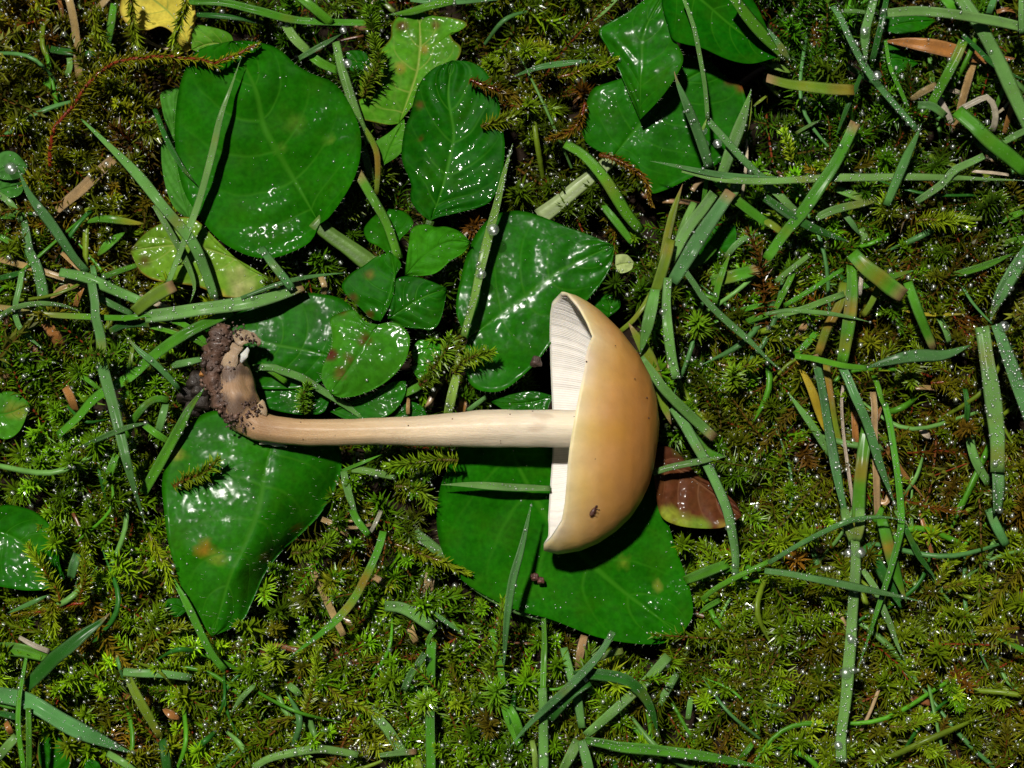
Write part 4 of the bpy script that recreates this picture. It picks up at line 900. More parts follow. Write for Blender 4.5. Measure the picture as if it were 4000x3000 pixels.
GRASS = """
00 440,-40 480,150 500,350 515,510|62|tC|2,0|0|brown dry stalk coming down from the top edge left of the yellow leaf
00 700,-20 640,40 600,70|60|tC|0,-1|0|short tan stalk at the top edge between brown stalk and yellow leaf
00 370,-30 400,70 400,150|34|rT|1,-1|0|thin brown stalk at the top edge just left of the broader brown one
00 735,1030 560,1200 400,1340 345,1400|84|tC|1.6,0.8|0|broad dry tan straw lying left of the round leaf
00 480,730 640,880 880,1120 1050,1330 1240,1560 1330,1760 1390,1930|78|pS|2.6,4.4,6.2,5.4,4|1|long pale blade running down past the left side of the round leaf
00 1000,1330 1140,1570 1225,1740 1258,1860 1230,1960|50|pT|5,4.6,3|1|thinner blade beside the long pale one, curling over the yellow-green leaf
00 1560,390 1510,520 1440,720 1380,980 1290,1300 1180,1600 1085,1840|62|pS|8.6,8.2,7,5.5,4|1|straight pale blade lying across the largest round leaf
00 1000,700 1080,900 1180,1080 1270,1190|44|dT|2.4,5.6|1|short dark blade ending on the left margin of the round leaf
00 110,1080 190,1260 330,1450 470,1659 570,1770|74|bS|3.6,5,4.4,2|1|blue-green blade starting on the round clover-like leaf
01 150,-225 185,-20 225,40 270,180 290,300|88|bC|1.8,2.6,2.0|3|wide dewy blade with a sheath, left edge below the clover-like leaf
00 -20,1250 60,1310 110,1380 140,1440|50|pC|2,1.4|2|short dewy blade at the left edge curving to the sheath
00 -20,1405 120,1400 240,1385|44|gC|1,0.6|1|short level green blade at the left edge under the clover-like leaf
00 -20,1520 80,1580 170,1650 200,1700|46|gC|1.2,0.4|1|small slanting blade at the left edge beside the dewy sheath
00 540,1445 640,1420 740,1425 840,1440 940,1452|62|gB>|0.8,0.6|0|flat oval blade tip with a yellowed middle left of the yellow-green leaf
00 630,1660 720,1570 810,1505|70|gB|0.6,0.4|0|short broad blade just left of the nibbled yellow-green leaf
00 285,520 350,570 412,655|56|gC|0.8,0.2|1|short bright blade under the red-stemmed moss strand
00 735,20 715,150 690,270 640,470|62|gT|1.6,-0.6|2|upright green blade left of the yellow leaf behind the moss sprig
00 265,300 420,330 620,345|58|dC|0.2,-0.4|1|dark level blade crossing behind the brown stalk at upper left
00 440,330 455,430 430,500|44|pC|-0.4,-1|0|stub of pale blade beside the tip of the brown stalk
10 -440,5 -200,20 0,70 280,130 690,150 780,165|60|gC|3.2,3.4,3.4,2.8|1|level green blade along the top edge above the round leaf
10 -420,90 -150,110 60,150|44|dC|1.6,1.4|1|darker level blade just below the green one near the yellow leaf
10 270,-30 380,60 490,155|76|gC|4.4,3.4|0|short thick blade slanting down from the top edge over the level green one
10 185,150 250,250 345,345|74|pC|2.4,1.8|1|blade piece slanting between level blade and top of the round leaf
10 340,350 420,410 530,460|70|gC|1.6,1.2|0|bright blade stub touching the top right of the round leaf
10 280,385 400,310 560,215|40|bT|2,2.6|1|thin blue blade crossing above the round leaf to a dew drop
10 515,270 550,430 595,570 640,700 690,830 735,930|70|pC|3,3.4,3,2|2|upright pale dewy blade between round leaf and lobed leaf
10 690,950 730,1090 750,1200|60|pC|1.4,0.6|1|pale blade part hidden under the right edge of the round leaf
10 640,770 720,860 780,980 790,1120 780,1260|42|oC|2.2,1.4|0|thin olive stalk curving down below the lobed leaf
10 860,95 1000,75 1120,40 1290,0|64|gS|1.4,2.6|2|slanting dewy blade at the top edge above the lobed leaf
10 1000,-10 1200,10 1659,-20|46|bC|2,1.6|1|blue-green blade along the top edge right of the lobed leaf
10 655,1110 760,1290 850,1450 930,1680|72|gC?|5,6,5.4,4.2|1|bright green blade lying over the small heart leaf
11 30,-60 100,40 180,140 235,215|62|bC|4.8,5.0|2|blue-grey dewy blade slipping between the bright heart leaves
10 1664,925 1610,1120 1560,1330 1520,1480 1465,1700 1410,1950 1345,2180|70|sS|5.4,6.2,5.6,5.6,4.6|3|yellowish dew-covered blade crossing the leaf left of the cap
11 1300,770 1270,900 1240,1040|66|sC|3.6,3|3|lower part of the dew-covered blade just above the stem
20 1105,-20 1150,90 1190,220 1240,500 1258,650 1266,775|34|pC|8.4,8,7,6|2|long thin stalk hanging from the top edge over the folded leaf
20 1262,770 1235,840 1215,890|24|sB|6,5|0|tiny pale sheath below the long thin stalk
20 1430,-20 1530,110 1659,260 1760,390|106|gT|9,7.4,5|1|broad green blade slanting across the top right of the dark leaf
20 1052,460 1075,540 1120,650 1200,850 1280,1095|78|bS?|9,8.6,7,5|1|dark blade with a dried tip standing over the folded leaf
20 895,1045 1150,1100 1400,1142 1659,1158 1830,1165|50|bS|5.6,5.4,4.8,4|1|dark level blade pointing left over the folded leaf's lower edge
20 1550,580 1490,790 1430,950 1350,1170|96|pS|4,4.4,3.6|1|pale wide blade along the right edge of the folded leaf
20 1545,640 1530,800 1490,930|28|oC|3,2|0|thin olive blade just right of the wide pale one
20 1265,775 1400,930 1500,1040 1600,1130 1680,1180|54|bC|5.6,5,4|3|dewy dark blade slanting right from the foot of the thin stalk
20 345,925 470,1000 600,1150 740,1380 840,1500|92|gC|4.6,4.8,3.4,1.6|1|bright glossy blade arching below the folded leaf
20 575,1325 680,1450 785,1580|56|gC|0.2,0|0|narrow green blade low in the dark below the petiole
20 1105,1195 1080,1270 1040,1400 975,1680|62|oS?|4,4.4,4|0|yellowish pointed blade above the cap, tip up
20 1420,1240 1330,1370 1240,1500 1130,1680 1040,1830|104|bC?|4.2,4.6,4.6,3.6|1|wide dark blade slanting down towards the cap
20 1310,1250 1240,1350 1140,1480 1030,1680|90|pC|3.2,3.6,3|1|pale blade lying just left of the wide dark slanting one
20 1180,1310 1110,1460 1060,1600|54|pC|2.8,2.4|0|short pale blade end between yellowish and dark slanting blades
20 1290,1140 1400,1250 1500,1330 1659,1450|78|gC|2.8,3,2|0|green blade running right from the blade crossing above the cap
20 1480,1150 1440,1230 1400,1290|80|pC|3,3.4|1|short pale blade bit at the crossing above the cap
20 1265,1120 1250,1250 1240,1330|36|gC|3.2,2.4|0|little upright green stub at the crossing above the cap
20 0,495 200,430 380,405 540,398|46|bB|2.6,3.4|2|blue-grey blade at the left of the folded leaf, level, moss at its tip
20 700,-30 600,70 500,160|44|pT|1.6,0.6|1|thin blade slanting from the top edge left of the folded leaf
20 1390,1670 1440,1600 1510,1545 1610,1510|48|pT|2.2,2|2|curved dewy blade tip right of the slanting blades
20 1520,900 1520,1030 1500,1200 1490,1290|22|wC|0.4,0|0|thin white straw beside the wide pale blade
20 1650,620 1600,660 1560,690|24|oT|1,0.4|0|fine pale stem right of the wide pale blade
30 775,85 1000,72 1300,112 1500,145 1680,185|74|pC|5.4,6,5.6|1|level pale blade in the top right corner
30 490,75 560,72 640,80|32|pC|2.6,2.6|1|short level pale blade touching the upright dewy one at the top
30 420,40 470,110 520,220 600,370 690,510 830,680 965,840|62|bC|4,5,4.6,3.4,2|3|long dewy blade slanting right from the top edge
30 690,-20 660,90 635,180 630,290 640,420|70|pT|6.4,6,5|3|upright dewy pale blade at the top meeting the long slanting one
30 770,-20 745,110 710,260 675,400|46|dC|4.4,3.6|3|dark dewy blade just right of the upright pale one
30 760,260 790,430 850,560 910,700|30|gC|2.4,1.6|3|thin dewy stem between dead leaf and slanting dewy blade
30 1240,-20 1320,90 1400,220 1480,370 1560,540 1659,760 1700,850|104|pC|4,4.4,4,3|1|broad pale blade running down the right edge from the top
30 1140,-20 1200,50 1235,100|78|gC|3,2.4|0|bright short blade at the top edge over the level pale one
30 1470,-20 1440,60 1430,95|46|bC|3,2.6|0|blue-green blade stub at the top edge near the right corner
30 1640,-20 1640,100 1645,220|44|pC|6.4,6|2|upright pale blade at the very top right corner
30 755,268 900,275 1050,300 1250,345 1450,385 1600,380|112|rB|2.2,2.8,2.6,1.8|1|orange-brown dead leaf blade in the top right corner
30 1480,80 1560,60 1659,90|34|rC|1,1|0|brown stalk at the right edge above the dead blade
30 -10,510 120,545 250,560 400,578 560,582|90|oC?|5.4,5,4.4|0|flat olive blade with a brown cut end right of the folded leaf
30 1265,265 1230,350 1180,450 1110,580 1050,690|74|gC|4.6,4.4,2.6|2|bright green upright stub in front of the dead blade
30 970,682 1060,690 1150,755|58|bC|3.4,2.8|0|short blue-grey blade piece below the bright stub
30 1225,715 1330,810 1430,910 1560,1010 1680,1110|116|gC|4.6,5.2,5,4|0|wide bright green blade at the right edge below the straws
30 568,790 510,920 440,1050 330,1220 220,1380 110,1510 -10,1680|88|gC?|6,6.2,5.6,4.6,3.4|1|bright green blade with a rounded tip, slanting down left
30 -560,1105 -300,1160 0,1168 400,1152 900,1150 1200,1155 1680,1172|66|pT|5.2,5.2,4.6,4.6,4.2|2|very long level pale blade across the right part
30 995,800 950,910 900,1010 840,1150 770,1330|68|bS|5.4,6,5.2|1|blade crossing over the long level pale one
30 1400,1010 1300,1060 1200,1110 1120,1200 960,1310|58|pC|5,5,4|2|pale blade rising to the right over the long level one
30 -20,1195 60,1250 150,1340 220,1400|60|pC|3,2.4|2|dewy blade just left of the rounded-tip bright blade
30 310,1412 430,1360 600,1320 700,1290|58|pC|3.4,2.6|2|pale blade rising right from the rounded-tip bright blade
30 440,1225 560,1270 690,1320|54|pC|2.6,2|1|pale blade hidden partly behind moss under the long level blade
30 -20,1280 90,1360 180,1420 320,1490 540,1570|72|dT|4.6,4.8,3.4|2|dark dewy blade slanting right below the long level one
30 1095,550 1000,600 930,650|56|tC|2,1.2|0|tan straw ending left of the bright stub
30 1100,620 1140,690 1180,770 1200,860|44|wC|1.6,1,0|0|tan straw going down from the bright stub
30 1330,410 1300,520 1260,660 1215,850|60|tC|2,2.6,1|0|upright tan straw below the dead blade
30 1245,710 1330,665 1420,630 1465,690 1475,770 1455,850|48|wC|2.4,3,1|0|bent tan straw shaped like a hook below the dead blade
30 1130,570 1200,585 1250,600|34|wC|0.8,0.6|0|short whitish straw crossing behind the upright tan one
30 1590,640 1560,760 1530,870|40|rC|0.4,-0.6|0|brown stalk in the dark beside the broad right-edge blade
30 1480,740 1530,700 1560,660|20|wC|0.4,0|0|hair-thin straw right of the hook-shaped straw
30 1530,560 1500,640 1475,710|34|gC|1,0|0|thin green stem behind the hook-shaped straw
30 1680,840 1600,880 1510,930|52|pC|3.4,2.6|1|pale blade stub at the right edge beneath the wide bright one
30 1260,230 1350,310 1480,430 1680,530|40|dT|4.6,4,3.4|1|thin dark blade crossing the broad pale one near the right edge
30 180,865 260,820 345,775|24|pT|1.6,1|0|hair-thin pale blade left of the rounded-tip bright blade
30 605,480 560,590 500,730 440,890|38|dT|3,2|0|thin dark blade falling from the slanting dewy one
30 -20,200 60,290 150,390|66|bT|5,4|1|blue-green blade end left of the olive blade
30 0,430 70,440 150,470|56|sB|2.6,2.2|1|pale short sheath above the olive blade
30 1659,1370 1500,1430 1380,1440|52|gT|1,0.4|1|green blade half under moss at the right edge
30 1680,1540 1560,1570 1430,1610|50|gC|1.6,0.6|0|green blade end at the right edge above the dewy crossing blades
30 -30,1420 50,1470 120,1530|56|oC|2,1.6|0|olive blade stub under the dark dewy slanting blade
30 480,1370 540,1440 600,1530|42|bT|2.2,1.6|0|small blue-green blade tip pointing down right in the moss
30 600,1480 625,1540 610,1620|58|pC|1.4,0.6|2|short upright wet blade piece right of the dark dewy blade
30 1320,1110 1450,1120 1560,1135|24|wC|3.8,3.6|0|thin tan straw along the top of the long level blade
01 -20,330 100,345 200,370 500,392 830,400 950,380 1130,420 1250,480 1360,585|44|gC<|2.2,3,3.6,4.6,4.2,3|1|long thin blade, yellow at its left end, running to the stem base
01 -20,15 180,70 400,140 600,200|48|tC|1.4,1.8|0|tan stalk slanting from the left edge towards the pale blade
01 390,105 560,140 650,180 750,225 930,300|78|pC|3.4,4,3.6|2|broad pale blade left of the stem base above the long thin one
01 900,260 1020,310 1130,345|40|wC|2.4,2|0|pale straw poking out behind the olive blade end
01 640,150 760,100 890,55|46|gC|2.2,2|1|short blade left of the yellow-green leaf's brown edge
01 870,365 950,295 1040,235 1130,190|96|oC!|4.8,5.4,5|0|short olive blade with a frayed brown tip below the yellow-green leaf
01 940,395 1080,378 1250,352 1450,325 1659,290 1830,240 1960,190|100|pC!|4.4,5,5,4|2|wide pale dewy blade with a dried end right of the olive one
11 -100,270 100,195 260,150 420,125 590,108|34|bT|5.2,5,4|1|thin dark blade along the top of the wide pale one
01 595,170 615,300 620,400 655,540 665,700 730,950 790,1200 870,1500 930,1710 940,1740|82|bT|4.4,5,4.6,5.6,6.6,7,6,4.6|1|longest blue-green blade running down left of the stem base
01 145,100 130,200 100,330 105,400 150,490 300,620|46|pT|3,3.4,3,1.6|1|curved pale blade looping at the left edge
01 -20,410 50,360 120,330 250,310 400,320 530,362|40|pT|3.4,4.6,4.2,3.2|3|arched dewy blade at the left edge over the long thin one
01 1500,355 1400,410 1250,480 1100,570 960,680 850,780 620,920 500,1050 370,1165|80|gC|3.6,4.2,3.2,2.4,1|1|bright green blade slanting from the stem base to the lower left
01 805,505 900,610 1030,720 1160,860|44|bS|4.8,5,3.4|1|thin blue-grey blade above the soil clod
01 1335,840 1230,980 1170,1100 1100,1230 930,1540|76|gS|5.4,5.2,4.4,3|1|green blade beside the hairy leaf, pointing up to the soil crust
01 1090,935 1020,925 950,960 860,1070 810,1190|56|gC|2.6,3.4,1.6|0|arched yellow-green blade left of the hairy leaf
01 1075,955 1050,1050 1025,1140|56|pC|2.2,1.6|0|short pale blade under the arched yellow-green one
01 960,1080 880,1095 800,1120 650,1180 500,1245|44|bB|7.2,7.4,6,3|1|thin blue blade tucked across the longest blue-green one
01 935,1095 1010,1150 1095,1205|52|gC|1.6,1|0|small green blade between arched blade and hairy leaf
01 860,590 845,700 820,820 835,1010|38|gC|2,1.4|1|thin upright blade right of the longest blue-green one
01 520,775 590,820 655,875|36|gC|1,1|0|thin bright blade left of the longest blue-green one
01 740,935 800,980 860,1035|42|gC|1.6,1|0|little bright blade right of the longest blue-green one
01 755,1285 720,1380 685,1495|56|gC|2,1|1|bright blade tip under the longest blue-green one
01 290,420 340,490 395,590|84|rC|1,0|0|wide brown straw left of the longest blue-green blade
01 425,850 460,920 490,1010|66|rC|0,-1|0|brown straw in the shade below the wide brown one
01 545,195 510,270 490,335|40|rC|1.6,0.8|0|short brown straw between the pale blade and the long thin one
01 320,280 420,215 530,190|54|tB|1.6,1.6|0|tan straw folded under the broad pale blade
01 640,270 740,320 860,375|50|bC|2.4,2|1|dark blade piece under the broad pale blade
01 700,500 800,450 940,440 1060,460 1220,510|54|dT~|3,3.4,2.4|1|dark blade with rusty end crossing to the stem base
01 1110,710 1200,690 1310,665|54|pC|1.6,1.6|1|pale blade end under the soil crust
01 400,-20 490,60 575,130|34|tC|1.6,1.6|0|thin tan straw running into the broad pale blade
01 600,60 610,110 625,180|38|bT|3.4,3|0|small blue-green blade tip above the longest blue-green blade
01 -20,150 60,130 140,110|40|dC|1.4,1.4|0|dark blade end at the left edge under the looping pale one
01 980,460 1100,490 1250,540 1350,600|34|gC|3.2,2.8|1|green blade under the stem base next to the long thin one
11 -20,725 100,722 170,745 300,790 420,865 580,965 700,1045|56|pC|3.4,3.4,3.2,2.4|2|dewy pale blade running from the stem base under the notched leaf
11 30,710 120,760 200,820|54|gC|3,2.4|0|short green blade forking from the dewy one near the stem base
11 620,1385 700,1390 800,1410 910,1432|52|pC|2.2,2.2|2|pale blade stub below the stem left of the fluffy moss
11 555,1395 680,1345 820,1285|26|gT|2,2.4|0|hair-like blade rising from the fork below the stem
11 570,1395 585,1480 615,1580 660,1690|54|pT|2.2,1.6|2|pale blade falling from the fork below the stem
11 1200,1482 1350,1482 1500,1490 1659,1500 1910,1508|56|pS|2.8,2.6,2.4|1|level pale blade below the stem reaching the gills
11 965,890 1020,860 1085,825|58|gC|2.4,2.2|1|short blade under the moss right of the notched leaf
11 1370,1005 1430,960 1490,915|36|pC|1.4,1.4|0|thin blade just above the stem right of the dewy blade
11 420,130 445,200 440,260|46|tC|1,1|0|tan straw stub above the leaf behind the notched one
11 1340,890 1340,960 1330,1020|60|rC|0.4,0.4|0|dark purplish stalk in the gap above the stem
11 990,920 985,980 985,1030|30|tC|2.4,2.4|0|tiny tan straw above the stem right of the notched leaf
21 1030,-110 990,40 940,200 925,240|84|oC|4.6,4.2|0|yellowish blade ending at the node above the cap
21 930,215 890,400 830,640|88|pT|4.6,5,3.6|1|pale green blade standing just above the cap's right shoulder
21 1010,140 1000,320 1012,500 1035,660 1065,795|72|pC|4.8,5.4,4.4|3|upright dewy pale blade right of the cap
21 830,660 920,770 1000,880 1150,1030 1315,1180|74|pC!|5.2,5,4,3|1|pale blade with a brown cut end slanting right from the cap
21 755,435 830,560 885,660 950,870 1030,1090|104|oB!?|3,2.8,2.2,1.6|0|short yellow-edged blade with brown ends right behind the cap
21 1040,980 1110,1080 1180,1200 1280,1380 1380,1600 1420,1740 1450,1920 1452,2095|78|pC|3,3.6,3.4,3.6,2.8|2|long pale blade curving down from the cap across the brown leaf
21 1070,1050 1160,1150 1270,1270 1390,1300|80|gB|1.8,2|0|dark green blade under the crossing right of the cap
21 915,1405 1020,1370 1150,1342 1270,1320 1395,1298|52|pT|3.8,4.4,3.8|2|pale dewy blade lying over the brown leaf
21 905,225 840,340 780,420 695,495|38|oC|2.4,1.6|0|brownish thin blade above the cap's right shoulder
21 1100,70 1180,180 1250,280 1400,430 1560,570 1659,670 1770,760|50|bT|4,4.6,4,2.4|2|thin blue-green blade slanting down right from the crossing
21 1670,305 1580,325 1480,352|38|gC|1.6,1|1|thin level blade in the moss right of the dewy upright one
21 1670,375 1600,395 1515,425|46|gC|1.8,1|0|bright short blade just below the thin level one in the moss
21 1290,165 1400,140 1500,115 1610,80|88|gC!|1.4,2|1|wide bright blade with a cut end in the dark right of the crossing
21 1315,305 1335,200 1370,90 1420,-30|46|gT|2.4,2.6|1|upright green blade crossing the wide bright one
21 1150,70 1230,20 1310,-60|70|gC|1.4,0.8|0|green blade in the shade at the foot of the wide dark slanting one
31 545,-20 640,80 720,140 790,200 875,262|124|gC!~|5.2,5.4,4.4|0|broad green blade with yellow spots and a ragged cut end
31 540,60 545,200 535,320 515,480 480,690|92|gC~|5,5.6,5.4,4.6|1|wide upright blade with rusty spots below the ragged one
31 490,170 470,290 430,380 380,470 325,640|70|oC~|3.6,3.8,3|0|olive blade with orange patches just left of the wide upright one
31 300,640 325,740 350,850 400,1150 440,1400 500,1690 530,1900|78|bT?|5,4.6,4.4,4.4,3.6|2|long blue-green blade falling from the stalk of the seed-shaped leaf
31 380,700 400,880 430,1080 480,1280|66|oC~|2.4,2.4,1.6|0|olive rusty blade behind the long blue-green falling one
31 478,715 520,800 560,900 650,1100 700,1270 740,1400 830,1640|66|bT|5.6,6.2,5.6,4,2.4|2|dark blade twisting down right under the seed-shaped leaf
31 640,722 720,700 800,678 900,655 1000,645 1150,640 1310,580|92|bB|6,6.6,6.4,5.6|1|seed-shaped blue-green blade lying level over the moss
31 175,650 280,660 400,690 520,715 650,722|46|gC|5.6,5.8,6|0|green stalk leading left from the seed-shaped blade
31 690,770 720,850 740,930 760,970|46|gC|2.4,3|1|bright wet stem below the seed-shaped blade
31 758,955 790,1080 810,1200 840,1450 858,1640 855,1780 810,1980 740,2200 640,2500 570,2710|54|gT|4.4,5,4.6,5,4.8,3|2|long bright blade curving down to cross the long dewy upright
31 905,170 960,330 1010,450 1080,600|74|gC!|4,4,2.8|0|bright green blade right of the ragged cut one
31 1680,-40 1600,90 1520,230 1470,330 1435,430|108|bT|5.4,6,5.6,4.4|3|wide dewy blade bending down at the right edge
31 1385,460 1415,650 1440,800 1470,1050 1485,1200 1488,1400|112|pC|5.6,6.4,6.2,5.4|3|thick pale upright stalk with a round sheath end at the right edge
31 1490,1385 1495,1500 1490,1660|104|bC|4.6,4.4|3|dewy lower stalk emerging from the thick pale sheath
31 1475,445 1530,590 1590,750 1659,960 1710,1110|98|bC|5,5.4,4.6|3|dewy blade running down the right edge beside the thick stalk
31 645,1110 620,1260 600,1420 590,1560 585,1700 580,1850|92|gC~|4,4.4,4.2,3.8|0|broad straight green blade with a rust spot, centre right
31 680,880 690,1000 690,1200 700,1450 710,1680|54|tC|2.6,2.4|0|tan straw right along the broad straight rust-spotted blade
31 745,960 710,1040 675,1150|46|rB|2,1.4|0|brown straw flake beside the bright curving blade
31 690,1130 780,1260 870,1400 1010,1570|42|rT|2,1.6,0.6|0|thin brown straw slanting right under the bright curving blade
31 555,1010 565,1150 580,1320|46|rC|1.4,0.6|0|brown straw left of the broad straight blade
31 125,880 200,980 280,1090 400,1290|54|pS|3,3.4,2.6|1|pale blade slanting right left of the yellow leaf tip
31 185,680 250,790 300,900 375,1150|80|yB|3,2.8,1.6|0|yellow dying blade beside the long falling blue-green one
31 -15,375 120,352 250,360 450,382 670,432|34|pT|5.8,6.4,6.2,5.6|1|thin pale blade arching level across the wide upright one
31 490,80 380,150 300,205 110,320|38|gC|3.6,3.2|2|thin blade running left from the wide upright one, upper of two
31 495,245 380,285 220,345 60,385|48|pC|4,3.6|1|pale blade running left from the wide upright one, lower of two
31 275,-10 170,70 50,165|42|pC|2.8,2.2|2|short slanting blade above the two left-running ones
31 165,105 110,220 45,350|46|gC|2.4,2.2|2|short dewy blade crossing beneath the two left-running ones
31 1290,1090 1320,1250 1360,1360 1430,1480|66|pC|1.8,1|1|pale blade half buried in moss left of the thick stalk
31 1275,860 1290,960 1285,1080|44|dC|1.2,0.6|0|dark narrow blade buried in moss left of the thick stalk
31 485,840 475,950 490,1150 520,1400 555,1640|26|wC|3,3,2.6|1|thin whitish blade edge-on beside the long falling blue-green one
31 830,345 980,375 1150,382 1290,372|26|yB|1.2,1.2|0|thin yellow straw in the moss right of the rust-spotted upright
31 600,205 780,140 960,90|56|gT|3.8,3|1|green blade passing behind the broad ragged one
31 1180,130 1400,65 1600,-20|54|gT|2,2.6|0|bright blade rising to the right near the right edge
31 275,375 230,470 175,570|58|tC|1.4,0.6|0|tan straw left of the olive orange-patched blade
31 320,490 240,580 170,640|50|gC|2,1.6|2|wet green blade stub beside that tan straw, left of the olive blade
31 610,100 600,180 595,260|30|wC|4,4|1|whitish edge of a folded blade beside the wide upright one
31 720,190 670,300 610,390|48|oC|2,1|0|olive blade in the shade right of the wide upright one
31 1110,400 1150,470 1180,560|52|pC|1.4,1|1|pale stub of blade in the moss left of the thick stalk's top
31 920,855 1010,850 1100,858|34|tC|0.8,0.6|0|short tan straw lying level in moss below the seed-shaped blade
31 980,1110 1020,1150 1055,1185|50|wB|0.6,0.4|0|pale tan flake in brown moss right of the bright curving blade
31 700,1560 760,1600 790,1520|40|tC|0.6,0.8|0|tan straw bit under the dark twisting blade
02 1095,370 1140,470 1200,580 1330,850 1390,950 1455,1025|56|gS|4,4.6,4.2,2.6|1|thin green blade along the left edge of the hairy leaf
02 710,655 640,720 550,785 440,880 350,950 170,1135|104|dS?|4.2,4.6,4.4,3|0|broad dark blade with a brown tip in the lower left
02 -40,1180 80,1200 200,1235 450,1385 700,1500 870,1570|120|bT|3.4,4.4,4.4,3|2|broad blue-green blade at the lower left corner
02 165,940 140,1080 120,1220 120,1400 155,1680|42|gC|4,4.6,5.4,5|1|upright thin blade near the left bottom corner, left of two
02 185,1270 190,1450 188,1680|42|gC|5,4.8|1|upright thin blade near the left bottom corner, right of two
02 835,1075 880,1170 930,1265 1035,1460|62|oC|3.4,3.6,2.6|1|olive-green blade falling below the level blade, lower left
02 1040,1480 1060,1560 1080,1680|78|dC|2.4,2.4|0|dark blade at the bottom edge below the olive-green one
02 800,1035 920,1045 1050,1050 1240,1075|62|pC|3,3,2.4|2|level pale blade in the moss below the hairy leaf
02 -20,885 100,890 200,910 330,950|98|gC|1.4,1.6|0|broad green blade at the left edge under the white straw
02 125,810 210,860 320,905|38|wC|2.8,2.4|0|whitish straw lying on the broad green blade at the left edge
02 690,1565 770,1610 890,1690|50|pC|2.4,2.2|1|short pale blade at the bottom edge under the blue-green one
02 -20,1600 50,1520 115,1450|66|pC|2.6,3|1|pale blade in the bottom left corner
02 50,655 180,600 325,535|34|bB|3,3|0|thin blue-green blade among red moss stems at the left edge
02 1650,1120 1570,1200 1500,1300|40|pT|1.6,1|1|small pale blade among moss below the hairy leaf's tip
02 640,1190 740,1185 850,1195|50|rC|0,0|0|brown straw half hidden in the moss left of the olive-green blade
02 1050,1280 1100,1310 1160,1345|56|rB|0.4,0.2|0|brown flake in the moss right of the olive-green blade
02 500,270 480,340 460,430|62|bC|0.8,0.2|0|blue-grey blade under moss near the cut-off left leaf
02 -20,1230 70,1250 140,1260|64|gC|2.2,2|0|green blade under the broad blue-green one at the corner
02 -20,1300 80,1320 150,1340|44|dC|1.2,1|0|dark blade below the broad blue-green one at the left edge
02 40,1360 60,1400 80,1440|44|rC|1,0.6|0|orange-brown straw stub near the bottom left corner
12 825,125 800,220 760,320 650,540 560,660 450,765 200,955|62|gT~|5,5.6,5.2,4.6,2.6|2|curved green blade with orange flecks in the lower middle
12 620,-20 660,60 730,150|54|gC|1.8,2.2|1|green blade stub at the top of the curved flecked one
12 1030,130 1130,210 1250,315 1400,450 1500,525 1610,590 1700,630 1850,675 1960,695|84|pC|0.4,0.6,0.2,-0.4|2|pale blade running under the lower edge of the leaf below the cap
12 1785,-60 1760,60 1715,250 1660,450 1625,700 1605,1010|62|bB|6.4,7,6.4,4|1|blue-grey blade standing in front of the leaf below the cap
12 835,610 920,615 1000,645 1080,700 1150,750|84|pC|2.6,3,2.8|2|broad bent blade in the moss, lower middle
12 1165,760 1125,810 1105,880|34|gC|2.8,2|1|folded end of the broad bent blade
12 1140,840 1130,1000 1125,1200 1130,1450 1135,1690|74|gC|2.4,2.2,2.8,2.8|1|upright green blade at the bottom edge, lower middle
12 1095,915 1040,1000 1000,1060 955,1160|56|bC|3.8,3.2|2|short blue-green blade leaning left of the upright one
12 1530,760 1560,900 1590,1050 1620,1300 1720,1540|52|gC|2.4,2.6,2|1|bright blade right of the upright one, passing under star moss
12 735,1275 800,1350 860,1420 950,1570|84|pC|2.4,2.8,2|3|pale dewy blade slanting down to the bottom edge
12 -20,1660 80,1600 200,1570 330,1545 450,1540 660,1575|58|pC|2.8,3.4,2.4|2|arching pale blade along the bottom edge
12 790,1580 900,1565 1040,1555|44|pC!|2,1.8|1|pale blade with a dry tip at the bottom edge
12 1140,370 1120,480 1105,610|86|tC|0.6,0.2|0|tan straw in the moss below the leaf under the cap
12 330,290 380,400 430,510 500,660 570,800|52|tC|-0.4,0,-0.6|0|tan straw deep in the moss, lower middle
12 425,45 500,80 600,150|42|tC|0.8,0.4|0|tan straw right of the hairy leaf
12 810,-10 780,60 740,135|30|wC|1,1.2|0|thin pale straw beside the top of the curved flecked blade
12 570,100 660,100 750,80|24|tC|0.8,0.8|0|thin tan straw lying level right of the hairy leaf
12 990,700 1010,780 1040,850|50|tC|1,0.4|0|tan straw under the broad bent blade
12 1185,540 1210,600 1230,680|50|rC|0.2,-0.4|0|brown straw right of the tan one, below the leaf under the cap
12 1130,640 1230,710 1340,790|34|bT|2.2,1.8|2|thin dark blade running right from the broad bent one
12 1030,1600 1050,1640 1050,1700|60|oC|1.2,1.2|0|yellowish blade end at the bottom edge left of the upright one
12 210,1120 250,1150 290,1190|50|pC|1,0.6|1|small pale blade bit deep in moss, lower middle
12 760,420 820,450 870,470|44|tC|0,0|0|tan straw bit under the curved flecked blade's right side
22 205,690 210,850 205,1000 200,1170|42|gC|2,2.4,3|1|bright thin stem hanging from the tip side of the leaf under the cap
22 200,1140 205,1280 205,1450 205,1690|74|pC|3.4,3.2,3|2|upright pale blade at the bottom edge below the cap
22 655,775 590,890 500,1000 350,1150 200,1290 90,1400 -20,1530|58|bT|6.4,6.6,6,5,3.6|1|long dark blade slanting down left under the big leaf
22 400,1060 500,1050 620,1060 730,1085 820,1150 880,1230 920,1330 945,1450|86|dT|4.2,5,5,4,2.4|1|dark blade arching over right under the big leaf
22 240,1345 300,1270 380,1175 500,1095|84|dC|3.6,4|1|dark blade between the long slanting one and the arch
22 1015,935 940,1020 850,1120 650,1300 480,1450|78|pC|3,3.4,3.6,2.6|1|pale blade slanting behind the dark arch
